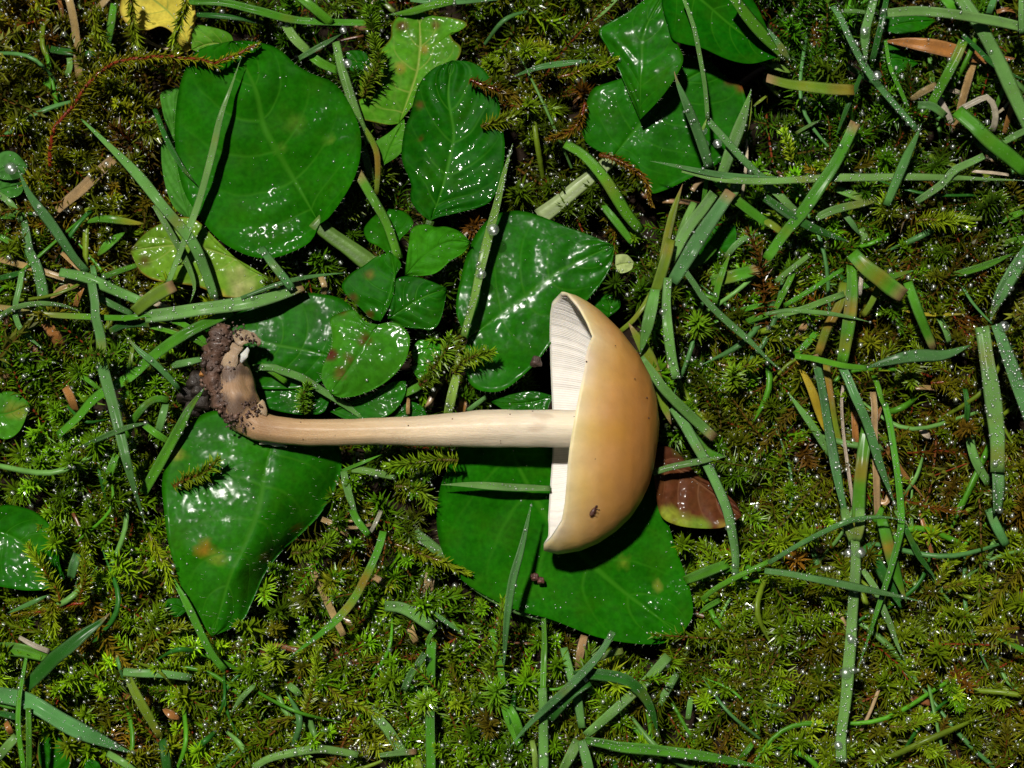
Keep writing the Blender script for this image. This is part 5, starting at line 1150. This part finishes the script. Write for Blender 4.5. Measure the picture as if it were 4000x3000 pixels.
22 1075,1050 1010,1150 940,1265|58|pC|1.8,1.6|2|short wet blade right of the dark arch
22 475,1480 600,1500 700,1520 1000,1550 1300,1590 1659,1660|82|gT|3.4,4,3.6,2.4|2|long green blade along the bottom edge below the cap
22 430,1480 380,1580 320,1690|78|pC|3,2.6|1|pale blade at the bottom edge leaning left
22 450,1480 475,1570 505,1690|78|pC|3.2,2.8|1|pale blade at the bottom edge leaning right
22 335,880 355,960 375,1040 420,1200 450,1400|66|pC|1.4,1.8,2|1|pale blade partly hidden behind the slanting dark one
22 470,800 450,880 430,1010|58|tC|0.8,0.8|0|tan straw beneath the slanting dark blade
22 1400,335 1280,380 1120,445|74|gC|2,1.6|0|short green blade poking out right of the big leaf's tip side
22 1670,315 1580,360 1400,450 1300,510 1230,570|38|gC|3.6,3.4,2.4|1|thin green stem reaching the tip side of the big leaf
32 0,330 150,240 280,170 400,110 520,60 620,40 760,35 925,65|38|bT|3.8,5,6.4,7,5.4|2|thin dark blade arching over the upright dewy pair, lower right
22 720,900 600,930 500,1000|52|pT|2.6,2.6|1|green blade under the big leaf's lower edge
22 -20,1260 20,1340 60,1460|64|gC|2.6,2.4|0|bright blade bit below the long blue-grey one
22 130,1480 150,1580 155,1690|44|sC|2,2|0|yellowish stub at the bottom edge left of the upright pale blade
22 1350,570 1260,620 1200,670|40|gT|1,0.6|0|green blade tip right of the big leaf's end
22 1160,1200 1150,1270 1140,1350|42|pC|0.6,0.2|1|small wet blade bit in the moss right of the dark arch
22 1560,1500 1510,1560 1460,1600|44|gT|1.6,1|1|short green blade near the bottom edge right of the long green one
32 565,180 570,330 560,520 540,800 520,1000 500,1250 478,1450 478,1620|80|pC|4.6,5,4.8,4.4,4,3.4|3|longest upright dewy blade at the lower right
32 490,-30 510,60 555,190|70|pC|4.4,4.4|2|left arm feeding into the longest dewy upright blade
32 595,-30 595,80 575,190|68|pC|4.8,4.6|2|right arm feeding into the longest dewy upright blade
32 -25,378 120,395 300,430 450,460 600,492 800,535 1015,585|58|bT|6.4,7.2,7.4,6.6,5|1|level blue-green blade crossing the dewy upright at lower right
32 615,375 660,440 700,505 750,640 790,730 840,870 890,970|48|pT|3,3.4,2.4|2|pale thin blade between the dewy upright and the olive one
32 735,40 770,160 810,310 850,440 900,590|98|gT~|3.4,3.6,2.4|0|wide olive-green blade right of the dewy upright
32 635,210 700,320 770,440 870,640|84|dT|2.2,2,1|0|dark blade under the crossing at lower right
32 880,90 930,190 980,285 1095,440|44|dT|3.6,3.2,2|0|thin dark blade slanting right of the olive-green one
32 1430,-20 1480,100 1540,220|66|bC|2.6,1.6|0|blue-green blade end in the moss at lower right
32 1475,815 1560,850 1680,905|40|gS|2.4,2.8|0|small green blade at the right edge, lower right
32 980,-10 1010,90 1050,230 1115,390|34|rT|1.4,1.2|0|thin brown straw right of the thin dark blade
32 820,-10 850,40 860,80|26|pC|4,4|0|pale blade sliver above the olive-green blade
32 680,60 720,20 740,-30|40|gC|3,3|0|short green blade behind the arching dark one
"""
for line in GRASS.strip().splitlines():
    code, w, kind, z, dew, label = line.split('|')
    blade(code, float(w), kind, [float(v) for v in z.split(',')], int(dew), label)

# fine short grass shoots half sunk in the moss, too many and too small to pick out
parts = []
for i in range(430):
    x, y = rng.uniform(-100, 4100), rng.uniform(-100, 3100)
    a = rng.uniform(0, 6.28); l = rng.uniform(150, 620); c_ = rng.normal(0, 0.12)
    q = spline(np.array([[x, y], [x + math.cos(a) * l / 2 - math.sin(a) * c_ * l, y + math.sin(a) * l / 2 + math.cos(a) * c_ * l], [x + math.cos(a) * l, y + math.sin(a) * l]]), 12)
    if any_on_leaf(q): continue
    t = np.linspace(0, 1, 12)
    C = P(q[:, 0], q[:, 1], rng.uniform(-2.6, -0.6) + rng.uniform(0.8, 4.6) * np.sin(np.pi * np.clip(t, 0, 0.9)))
    T, N1, N2 = frame_along(C)
    w_ = rng.uniform(0.3, 0.75) * width_profile(t, 'T')[:, None]
    V = np.stack([C - N1 * w_ / 2 + N2 * w_ * 0.12, C - N2 * 0.03, C + N1 * w_ / 2 + N2 * w_ * 0.12, C - N2 * 0.12], 1).reshape(-1, 3)
    pc = np.array(PIG[rng.choice(list('pbggdo'))]) * rng.uniform(0.7, 1.1)
    parts.append((V, grid_quads(12, 4, True)[:, ::-1], None, pc))
V_, Q_, T_, C_ = merge(parts)
link("fine_grass", make_mesh("fine_grass", V_, quads=Q_, mat=M_BLADE, colr=C_, uv=np.zeros((len(V_), 2))), kind="stuff")
# ------------------------------------------------------------------ moss
def shoots(start, phi, elev, length, bend, droop, K, ll, lw, per=3, wander=0.25, col_new=None, col_old=None, stem_col=None, paths=None, tight=None):
    """Leafy moss shoots as arrays: a thin stem with spreading, recurved pointed leaves. start (n,3), angles (n,), colours (n,3)."""
    n = len(start)
    k = np.arange(K) / (K - 1)
    if paths is None:
        ds = (length / (K - 1))[:, None]
        ph = phi[:, None] + bend[:, None] * k + wander * np.cumsum(rng.normal(0, 0.35, (n, K)), 1) / 3
        el = elev[:, None] + droop[:, None] * k + 0.12 * np.cumsum(rng.normal(0, 0.3, (n, K)), 1) / 3
        D = np.stack([np.cos(el) * np.cos(ph), np.cos(el) * np.sin(ph), np.sin(el)], -1)
        X = start[:, None] + np.cumsum(D * ds[..., None], 1)
    else:
        X = paths; D = unit(np.gradient(X, axis=1))
    ref = np.where(np.abs(D[..., 2:3]) > 0.9, np.array([1.0, 0, 0]), np.array([0, 0, 1.0]))
    N1 = unit(np.cross(D, ref)); N2 = np.cross(D, N1)
    # leaves
    psi = (np.arange(K)[None, :, None] * 2.4 + np.arange(per)[None, None, :] * (2 * np.pi / per) + rng.uniform(0, 6.28, (n, 1, 1)) + rng.normal(0, 0.25, (n, K, per)))
    O = np.cos(psi)[..., None] * N1[:, :, None] + np.sin(psi)[..., None] * N2[:, :, None]
    T = np.broadcast_to(D[:, :, None], O.shape)
    spread = np.interp(k, [0, 0.6, 1.0], [1.25, 1.05, 0.35])[None, :, None] + rng.normal(0, 0.28, (n, K, per))
    if tight is not None: spread = spread * tight[:, None, None]
    taper = np.interp(k, [0, 0.15, 0.8, 1.0], [0.65, 1.0, 1.0, 0.55])[None, :, None]
    lle = (ll[:, None, None] * taper * rng.uniform(0.7, 1.2, (n, K, per)))[..., None]
    lwe = (lw[:, None, None] * rng.uniform(0.8, 1.2, (n, K, per)))[..., None]
    d0 = T * np.cos(spread)[..., None] + O * np.sin(spread)[..., None]
    rec = spread + rng.uniform(0.15, 0.75, (n, K, per))
    d1 = T * np.cos(rec)[..., None] + O * np.sin(rec)[..., None]
    Sd = unit(np.cross(T, O))
    p = X[:, :, None] + O * 0.06
    m = p + d0 * lle * 0.5
    t = m + d1 * lle * 0.55
    keel = -np.cross(Sd, d0) * lwe * 0.22
    V = np.stack([p - Sd * lwe * 0.5, p + Sd * lwe * 0.5, m - Sd * lwe * 0.30 - keel, m + keel * 0.6, m + Sd * lwe * 0.30 - keel, t], 3).reshape(-1, 3)
    q = np.arange(n * K * per)[:, None] * 6
    tri = np.concatenate([q + np.array([0, 3, 2]), q + np.array([0, 1, 3]), q + np.array([1, 4, 3]), q + np.array([2, 3, 5]), q + np.array([3, 4, 5])], 0)
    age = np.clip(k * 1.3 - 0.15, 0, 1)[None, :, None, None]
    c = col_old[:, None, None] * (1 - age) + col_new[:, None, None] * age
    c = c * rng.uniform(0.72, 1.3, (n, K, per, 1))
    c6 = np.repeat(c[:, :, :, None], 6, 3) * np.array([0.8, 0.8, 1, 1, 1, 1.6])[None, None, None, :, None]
    # stems: three-sided
    idx = np.unique(np.linspace(0, K - 1, max(5, K // 4)).astype(int)); J = len(idx)
    Xs = X[:, idx]; a3 = np.array([0, 2.094, 4.189])
    rs = 0.13 * np.interp(k[idx], [0, 1], [1.2, 0.6])
    SV = Xs[:, :, None] + rs[None, :, None, None] * (np.cos(a3)[None, None, :, None] * N1[:, idx][:, :, None] + np.sin(a3)[None, None, :, None] * N2[:, idx][:, :, None])
    i = np.arange(J - 1)[:, None] * 3; j = np.arange(3)[None]; j2 = (j + 1) % 3
    sq = np.stack([i + j, i + j2, i + 3 + j2, i + 3 + j], -1).reshape(-1, 4)
    SQ = (sq[None] + (np.arange(n) * J * 3)[:, None, None]).reshape(-1, 4)
    SC = np.repeat(np.repeat(stem_col[:, None], J, 1)[:, :, None], 3, 2).reshape(-1, 3)
    return (V, tri, c6.reshape(-1, 3), t.reshape(-1, 3)), (SV.reshape(-1, 3), SQ, SC)

ANCH = np.array([  # where (photo px) and which moss colour grows there: young tips
    [300, 250, .160, .150, .012], [350, 850, .110, .095, .010], [100, 1350, .095, .150, .010], [300, 1700, .110, .185, .012], [350, 2250, .165, .220, .014],
    [700, 2600, .150, .200, .012], [1300, 2300, .090, .160, .010], [1500, 2800, .140, .220, .012], [2200, 2650, .100, .165, .010], [2750, 2350, .115, .150, .010],
    [2700, 2850, .120, .160, .010], [3300, 2600, .120, .145, .011], [3800, 2700, .125, .135, .011], [3700, 2100, .115, .130, .010], [3700, 1500, .115, .125, .010],
    [3200, 1250, .080, .130, .009], [3300, 700, .065, .135, .009], [3800, 500, .050, .085, .008], [3150, 250, .045, .120, .008], [2150, 200, .120, .155, .011],
    [2250, 600, .105, .110, .010], [2300, 850, .045, .080, .008], [1700, 1600, .080, .150, .010], [2800, 1500, .070, .140, .009], [1100, 50, .055, .120, .009]])
def moss_colour(xy):
    d = np.linalg.norm(xy[:, None] - ANCH[None, :, :2], axis=-1)
    w = np.exp(-(d / 330) ** 2) + 1e-9
    return (w[..., None] * ANCH[None, :, 2:]).sum(1) / w.sum(1, keepdims=True)
def in_polys(xy):
    r = np.zeros(len(xy), bool)
    for poly in POLYS:
        mn, mx_ = poly.min(0), poly.max(0)
        cand = np.where(np.all((xy > mn) & (xy < mx_), 1))[0]
        if not len(cand): continue
        x, y = xy[cand, 0][:, None], xy[cand, 1][:, None]
        x1, y1 = poly[:, 0], poly[:, 1]; x2, y2 = np.roll(x1, -1), np.roll(y1, -1)
        cr = ((y1 > y) != (y2 > y)) & (x < (x2 - x1) * (y - y1) / (y2 - y1 + 1e-12) + x1)
        r[cand[(cr.sum(1) % 2) == 1]] = True
    return r
POLYS.append(np.array([[2120, 1130], [2260, 1150], [2450, 1320], [2580, 1600], [2550, 1850], [2470, 2020], [2280, 2160], [2120, 2170]], float))
POLYS.append(np.array([[900, 1250], [1030, 1290], [1050, 1600], [2200, 1600], [2200, 1750], [980, 1740], [800, 1520], [830, 1280]], float))

def red_stem(n):
    a = rng.uniform(0, 1, (n, 1)) ** 1.7
    return np.array([0.10, 0.075, 0.012]) * (1 - a) + np.array([0.22, 0.028, 0.010]) * a

def carpet(n):
    xy = np.column_stack([rng.uniform(-260, 4260, n), rng.uniform(-260, 3260, n)])
    up = rng.uniform(0, 1, n) < 0.62
    L = np.where(up, rng.uniform(4, 8, n), rng.uniform(8, 17, n))
    base_z = rng.uniform(-4.2, -0.4, n) + 0.8 * nz(np.column_stack([xy * PX, np.zeros(n)]), 0.10)
    base_z = np.where(up, base_z - 2.6, base_z)
    start = P(xy[:, 0], xy[:, 1], base_z)
    phi = rng.uniform(0, 2 * np.pi, n)
    elev = np.where(up, rng.uniform(0.8, 1.5, n), rng.uniform(-0.02, 0.40, n))
    # shoots whose tip would end on a leaf, or that start under one, stay low
    mid_px = xy + np.column_stack([np.cos(phi), -np.sin(phi)]) * (L * np.cos(elev) / PX)[:, None] * 0.6
    tip_px = xy + np.column_stack([np.cos(phi), -np.sin(phi)]) * (L * np.cos(elev) / PX)[:, None]
    i0, i1, i2 = in_polys(xy), in_polys(mid_px), in_polys(tip_px)
    keep = ~(i0 & i1) & ~(i0 & up)
    hole = nz(np.column_stack([xy * PX, np.zeros(n)]) + 31, 0.22) > 0.95          # bare gaps where only dark soil shows
    keep &= ~hole & ~(up & (i1 | i2)) & ~(i1 & i2)
    low = i0 | i1 | i2
    start[low, 2] = np.minimum(start[low, 2], -4.2); elev = np.where(low & ~up, np.minimum(elev, 0.10), elev)
    sel = np.where(keep)[0]
    cn = moss_colour(xy) * np.array([1.08, 1.54, 0.42])
    br = np.clip(rng.normal(-0.10, 0.36, n) + 0.3 * nz(np.column_stack([xy * PX, np.zeros(n)]) + 9, 0.12) + 0.16 * np.clip((xy[:, 0] - 2500) / 800, 0, 1) * np.clip((xy[:, 1] - 900) / 600, 0, 1) + 0.22 * np.clip((900 - xy[:, 0]) / 500, 0, 1) * np.clip((1200 - xy[:, 1]) / 400, 0, 1), 0, 0.9)[:, None]
    cn = cn * (1 - br) + np.array([0.145, 0.050, 0.006]) * br
    cn *= rng.lognormal(-0.08, 0.34, (n, 1)) * (1 + 0.25 * nz(np.column_stack([xy * PX, np.zeros(n)]) + 50, 0.2))[:, None].clip(0.5, 1.5)
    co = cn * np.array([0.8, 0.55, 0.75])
    return [v[sel] for v in (start, phi, elev, L, rng.normal(0, 0.8, n), np.where(up, rng.normal(-0.1, 0.2, n), rng.normal(-0.22, 0.2, n)), rng.uniform(1.05, 2.2, n), rng.uniform(0.30, 0.48, n), cn, co, red_stem(n), rng.uniform(0.75, 1.1, n))]
tips = []
st, phi, el, LL, bd, dr, ll, lw, cn, co, sc_, tg = carpet(4300)
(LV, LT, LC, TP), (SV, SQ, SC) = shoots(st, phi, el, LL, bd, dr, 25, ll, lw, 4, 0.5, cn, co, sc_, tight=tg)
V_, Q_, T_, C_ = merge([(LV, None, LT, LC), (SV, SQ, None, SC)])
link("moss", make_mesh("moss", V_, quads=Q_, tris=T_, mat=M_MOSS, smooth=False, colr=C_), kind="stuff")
tips.append(TP)

SPRIGS = """
00 320,1090 340,870 400,770 480,680 560,560 720,420 950,370 1250,372 1400,410 1660,300|3,4.5,5,5.5,6.5,7.5,8.5,8.6|1.2|0.6|.16,.13,.014|0.22,.030,.008|long moss strand with a bright red stem reaching over the round leaf
00 590,60 600,150 650,240 715,310|4,3|1.3|0.45|.13,.14,.014|.12,.08,.012|slim moss sprig standing left of the yellow leaf
00 840,-40 860,100 870,220 885,340|5,4.4,3.6|1.3|0.5|.14,.15,.016|.12,.08,.012|moss sprig crossing the middle of the yellow leaf
00 1200,-10 1190,60 1150,170 1120,270|5,4.6,3.4|1.4|0.45|.16,.17,.018|.12,.08,.012|moss sprig on the right side of the yellow leaf
10 690,640 740,520 800,400 770,290 760,250|3,4.5,5.6|1.5|0.75|.10,.13,.014|.10,.06,.012|spiky moss sprig in front of the lobed leaf
10 760,230 750,160 735,60|3.4,4|1.3|0.8|.08,.13,.014|.09,.06,.012|moss tip over the level blade above the lobed leaf
10 1390,510 1480,560 1560,590 1659,620 1760,690|4.6,4.8,4|1.3|0.6|.10,.055,.012|.20,.03,.01|brown moss strand leaning on the wrinkled leaf's upper right
10 1460,820 1560,790 1659,760 1750,720|4,4.4,3.4|1.4|0.6|.13,.14,.014|.12,.07,.012|pale moss tip reaching left over the wrinkled leaf
20 560,1010 640,1030 740,1070 830,1140 880,1220 910,1320|3.6,4.4,4.6,3.2|0.9|0.45|.12,.055,.010|.16,.05,.01|brown moss strand hanging off the folded leaf's foot
20 470,670 440,780 370,850 240,900|3.4,3.4,2.6|1.1|0.5|.12,.06,.012|.22,.03,.01|reddish moss shoot left of the folded leaf
20 300,500 420,470 540,430 670,380|3.4,4,4.4|1.2|0.6|.14,.14,.014|.20,.05,.01|moss shoot crossing level to the folded leaf's left corner
11 1120,760 1190,680 1240,600 1250,530|2.6,4.6,5.8|1.5|0.85|.09,.13,.013|.09,.05,.01|star-tipped moss sprig over the leaf left of the cap
11 1290,760 1340,690 1430,650 1520,630|3,4.6,5.2|1.5|0.8|.12,.15,.014|.10,.06,.01|moss sprig with fanned tip on the leaf left of the cap
11 1060,840 1140,780 1160,720|2.4,3|1.3|0.8|.07,.10,.012|.14,.03,.01|dark moss sprig right of the notched leaf
11 1310,1330 1200,1320 1100,1330 980,1345 850,1360|4.2,4.6,4.4,4|1.7|0.75|.12,.16,.014|.10,.07,.01|fluffy moss sprig just below the stem
11 900,1490 1020,1510 1100,1560 1130,1640|1.8,2.2,1.6|1.4|0.8|.11,.14,.014|.10,.06,.01|moss tuft under the fluffy sprig below the stem
11 330,1020 300,920 330,850|2.4,3.6|1.2|0.9|.06,.11,.012|.08,.05,.01|dark moss tip on the leaf right of the stem base
02 960,140 1010,230 1050,330 1110,490|4.6,5.2,5|1.3|0.4|.20,.22,.016|.14,.11,.012|bright moss sprig lying on the left edge of the hairy leaf
01 1130,1490 1230,1440 1330,1400 1400,1330|5.2,6.2,6.8|1.4|0.75|.11,.13,.013|.14,.05,.01|moss sprig leaning over the hairy leaf from the left
02 400,600 370,500 300,400 220,290 190,220|2.6,3.6,4.2|1.5|0.55|.16,.18,.015|.22,.05,.01|yellow-green moss sprig on the cut-off left leaf
02 500,600 540,480 560,350 545,250|2.4,3.6,4.2|1.3|0.5|.15,.16,.015|.20,.05,.01|upright moss sprig right of the cut-off left leaf
02 540,600 430,605 300,640 100,660|2.4,2.6,2.4|1.0|0.45|.14,.10,.012|.30,.03,.008|level moss runner with a red stem under the cut-off left leaf
02 340,580 330,700 345,790|3,3.4|1.4|0.6|.17,.18,.016|.16,.09,.01|pale moss tip hanging below the red runner
01 560,640 640,640 700,650 790,600|6.4,7,6.4|1.3|0.9|.07,.12,.012|.12,.05,.01|dark moss sprig draped over the longest blue-green blade
12 1080,1280 1100,1230 1130,1200|2.4,3.8|1.6|1.0|.11,.16,.014|.10,.06,.01|star moss over the upright blade in the lower middle
12 1560,1240 1550,1190 1560,1150|2,3.8|1.9|1.0|.08,.14,.013|.10,.06,.01|large moss star at the bottom, left of the pale upright blade
12 880,210 1000,240 1100,280 1230,330 1370,400|1.4,2,2.2,1.6|1.3|0.6|.13,.13,.012|.14,.07,.01|moss strand along the edge of the leaf under the cap
12 330,1330 360,1180 390,1040 405,900|1.4,3,3.6|1.4|0.55|.15,.17,.015|.14,.07,.01|upright bright moss sprig in the lower middle
12 430,1110 560,1210 700,1280 800,1320|2.6,3,2.6|1.2|0.55|.15,.16,.014|.14,.08,.01|moss sprig running down to the pale dewy blade
12 150,1020 130,960 100,900|1.4,3.4|1.8|0.9|.15,.18,.015|.12,.08,.01|spreading moss star below the hairy leaf's tip
12 230,270 330,260 430,230 500,160|2.4,3,3|1.5|0.9|.11,.15,.014|.10,.06,.01|moss sprig right beside the hairy leaf's right edge
21 1200,500 1210,450 1200,420|1.6,3.6|1.8|1.0|.09,.14,.013|.10,.06,.01|moss star right of the dewy upright blade
21 1460,860 1440,800 1440,740|1.4,3|1.7|0.95|.10,.14,.014|.10,.06,.01|moss star in the middle of the moss right of the cap
21 1340,690 1440,720 1560,700 1659,640|2,2.4,2.2|1.4|0.7|.12,.14,.013|.14,.06,.01|moss sprig right of the blade slanting off the cap
30 960,1430 1060,1425 1180,1430 1300,1450|3,3.6,3|1.6|0.75|.15,.17,.014|.14,.09,.01|fluffy level moss sprig under the long level blade
30 820,1400 760,1340 780,1290|2.4,3.6|1.7|0.8|.12,.15,.014|.12,.08,.01|moss tuft where grass blades cross at upper right
30 160,1040 120,930 110,850|1,3|1.3|0.35|.24,.28,.03|.16,.15,.02|pale swollen moss bud right of the folded leaf
30 500,1120 430,1080 330,1060|1.6,2.6|1.2|0.4|.14,.17,.014|.12,.1,.01|rounded moss shoot above the long level blade
32 1095,470 1150,390 1200,310 1260,230|1.4,2.6,3|1.2|0.4|.15,.17,.014|.14,.09,.01|moss sprig rising right of the level blue-green blade
32 1140,485 1250,470 1340,450 1420,430|1.4,2.4,2.6|1.3|0.45|.15,.16,.014|.14,.08,.01|moss sprig running right from the brown straw's foot
32 780,1400 880,1390 980,1360 1090,1330|1.6,2.6,2.6|1.2|0.55|.13,.16,.014|.14,.08,.01|moss sprig level in the lower right moss
32 1170,1080 1190,1170 1240,1260|1.8,2.6|1.4|0.6|.09,.16,.012|.12,.07,.01|green moss sprig in the brown lower right moss
32 1620,755 1500,765 1380,770|1.6,2.2|1.1|0.4|.14,.12,.012|.14,.06,.01|long olive moss runner at the right edge, lower right
32 980,1430 1010,1480 1050,1560|1.6,2.6|1.4|0.6|.15,.17,.014|.12,.08,.01|moss shoot near the bottom edge at lower right
31 1060,820 1180,830 1220,900|1.6,2.4|1.3|0.8|.13,.10,.012|.24,.04,.01|brownish moss tuft left of the thick stalk
"""
for line in SPRIGS.strip().splitlines():
    code, z, l_, tg_, cn_, sc2, label = line.split('|')
    p = pts(code); ln = np.sum(np.linalg.norm(np.diff(p, axis=0), axis=1)) * PX
    zs_ = [float(v) for v in z.split(',')]
    K = int(np.clip(ln / 0.33 if max(zs_) - min(zs_) < 1.6 else ln / 0.25, 22, 95))
    q = spline(p, K)
    X = P(q[:, 0], q[:, 1], lerpn(zs_, np.linspace(0, 1, K)))[None]
    X = X + 0.12 * nz(X[0], 0.8)[None, :, None]
    cn = np.array([[float(v) for v in cn_.split(',')]]) * np.array([1.55, 2.1, 0.7]); sc_ = np.array([[float(v) for v in sc2.split(',')]])
    (LV, LT, LC, TP), (SV, SQ, SC) = shoots(X[:, 0], None, None, None, None, None, K, np.array([float(l_)]), np.array([0.42]), 4 if 'bright red stem' in label else 5, 0, cn, cn * np.array([0.85, 0.7, 0.8]), sc_, paths=X, tight=np.array([float(tg_)]))
    base = X[0, 0]
    o = thing("moss_sprig", label, "moss", base, "moss sprigs standing out of the carpet")
    tc_ = np.linspace(0, 1, K)
    vs, qs, t3 = tube(X[0], (0.27 if 'bright red stem' in label else 0.20) * (1.1 - 0.5 * tc_), 6)
    link("stem", make_mesh("stem", vs, quads=qs, tris=t3, mat=M_MOSS, colr=sc_, base=base), o)
    link("leaflets", make_mesh("leaflets", LV, tris=LT, mat=M_MOSS, smooth=False, colr=LC, base=base), o, kind="stuff")
    tips.append(TP[::2])

# moss on the ground beyond the picture's margin, coarser
n = 900
ang = rng.uniform(0, 6.28, n); rr = rng.uniform(70, 200, n)
xy3 = np.column_stack([np.cos(ang) * rr, np.sin(ang) * rr, rng.uniform(-5, -2, n)])
out_ = (np.abs(xy3[:, 0]) > 66) | (np.abs(xy3[:, 1]) > 51)
xy3 = xy3[out_]; n = len(xy3)
cn = np.array([0.16, 0.18, 0.016]) * rng.uniform(0.6, 1.3, (n, 1))
(LV, LT, LC, TP), (SV, SQ, SC) = shoots(xy3, rng.uniform(0, 6.28, n), rng.uniform(0, 0.9, n), rng.uniform(10, 22, n), rng.normal(0, 0.8, n), rng.normal(-0.2, 0.2, n), 16, rng.uniform(1.8, 2.8, n), rng.uniform(0.5, 0.8, n), 3, 0.25, cn, cn * 0.7, red_stem(n))
V_, Q_, T_, C_ = merge([(LV, None, LT, LC), (SV, SQ, None, SC)])
link("moss_beyond", make_mesh("moss_beyond", V_, quads=Q_, tris=T_, mat=M_MOSS, smooth=False, colr=C_), kind="stuff")

# dew on the moss: droplets sitting on leaflet tips
TP = np.vstack(tips)
w = rng.uniform(0, 1, len(TP)) < np.where(TP[:, 2] > -3.0, 0.22, 0.03)
dp = TP[w]
r = np.minimum(rng.lognormal(math.log(0.090), 0.55, len(dp)), 0.34)
big = r > 0.24
d1, f1 = balls(dp[~big], r[~big]); d2, f2 = balls(dp[big], r[big], True)
link("dew", make_mesh("dew", np.vstack([d1, d2]), tris=np.vstack([f1, f2 + len(d1)]), mat=M_DEW), kind="stuff")

# litter: thin dead bits deep in the moss
parts = []
for i in range(190):
    x, y = rng.uniform(-150, 4150), rng.uniform(-150, 3150)
    if in_polys(np.array([[x, y]]))[0]: continue
    a = rng.uniform(0, 6.28); l = rng.uniform(60, 240)
    p = np.array([[x, y], [x + math.cos(a) * l / 2 + rng.normal(0, 12), y + math.sin(a) * l / 2 + rng.normal(0, 12)], [x + math.cos(a) * l, y + math.sin(a) * l]])
    q = spline(p, 7); z = rng.uniform(-4, -0.8)
    v, qd, t3 = tube(P(q[:, 0], q[:, 1], z + rng.normal(0, 0.5) * np.linspace(-1, 1, 7)), rng.uniform(0.12, 0.5), 6, 0.35)
    c = np.array([[0.26, 0.15, 0.06], [0.16, 0.06, 0.018], [0.10, 0.16, 0.02], [0.32, 0.22, 0.11]][rng.integers(0, 4)]) * rng.uniform(0.6, 1.2)
    parts.append((v, qd, t3, np.broadcast_to(c, v.shape)))
V_, Q_, T_, C_ = merge(parts)
link("dead_grass_litter", make_mesh("dead_grass_litter", V_, quads=Q_, tris=T_, mat=M_STRAW, colr=C_, uv=np.zeros((len(V_), 2))), kind="stuff")

# larger single drops
DROPS = """
00 70,1092|2.4|0.75|large round drop on the clover-like leaf at the left edge
10 592,410|4.0|0.55|bright drop on the upright dewy blade beside the lobed leaf
10 565,195|3.2|0.45|drop at the end of the thin blue blade above the round leaf
10 1535,1488|6.6|0.72|plump drop on the yellowish dew-covered blade
11 1462,118|6.0|0.55|drop on the yellowish dew-covered blade lower down, over the leaf margin
20 1240,848|5.6|0.50|drop hanging at the foot of the thin stalk over the folded leaf
20 1252,932|4.6|0.45|drop on the folded leaf just under the thin stalk's foot
20 1332,930|5.2|0.55|drop under the dewy dark blade at the thin stalk's foot
30 706,488|5.4|0.55|drop on the long slanting dewy blade at upper right
30 625,200|6.4|0.50|drop on the upright pale dewy blade at the top right
21 366,442|2.6|0.42|white glinting drop on the gills near the cap's upper rim
31 1530,455|5.4|0.62|drop beside the thick stalk's top at the right edge
32 540,825|4.9|0.50|round drop halfway down the longest dewy upright blade
32 505,1045|4.6|0.72|elongated drop low on the longest dewy upright blade
32 455,1510|3.8|0.50|drop near the foot of the longest dewy upright blade
32 598,262|4.8|0.62|drop on the right side where two arms join the dewy upright
32 522,265|4.8|0.50|drop on the left side where two arms join the dewy upright
22 1402,100|3.6|0.42|drop on the pale blade at the brown leaf's lower rim
"""
for line in DROPS.strip().splitlines():
    code, z, r_, label = line.split('|')
    p = pts(code)[0]; c0 = P(p[0], p[1], float(z))
    v = ICO3_V * float(r_) * np.array([1, 1, 0.8])
    link("water_drop", make_mesh("water_drop", v, tris=ICO3_F, mat=M_DEW), None, c0, label=label, category="water drop", group="single drops of water")
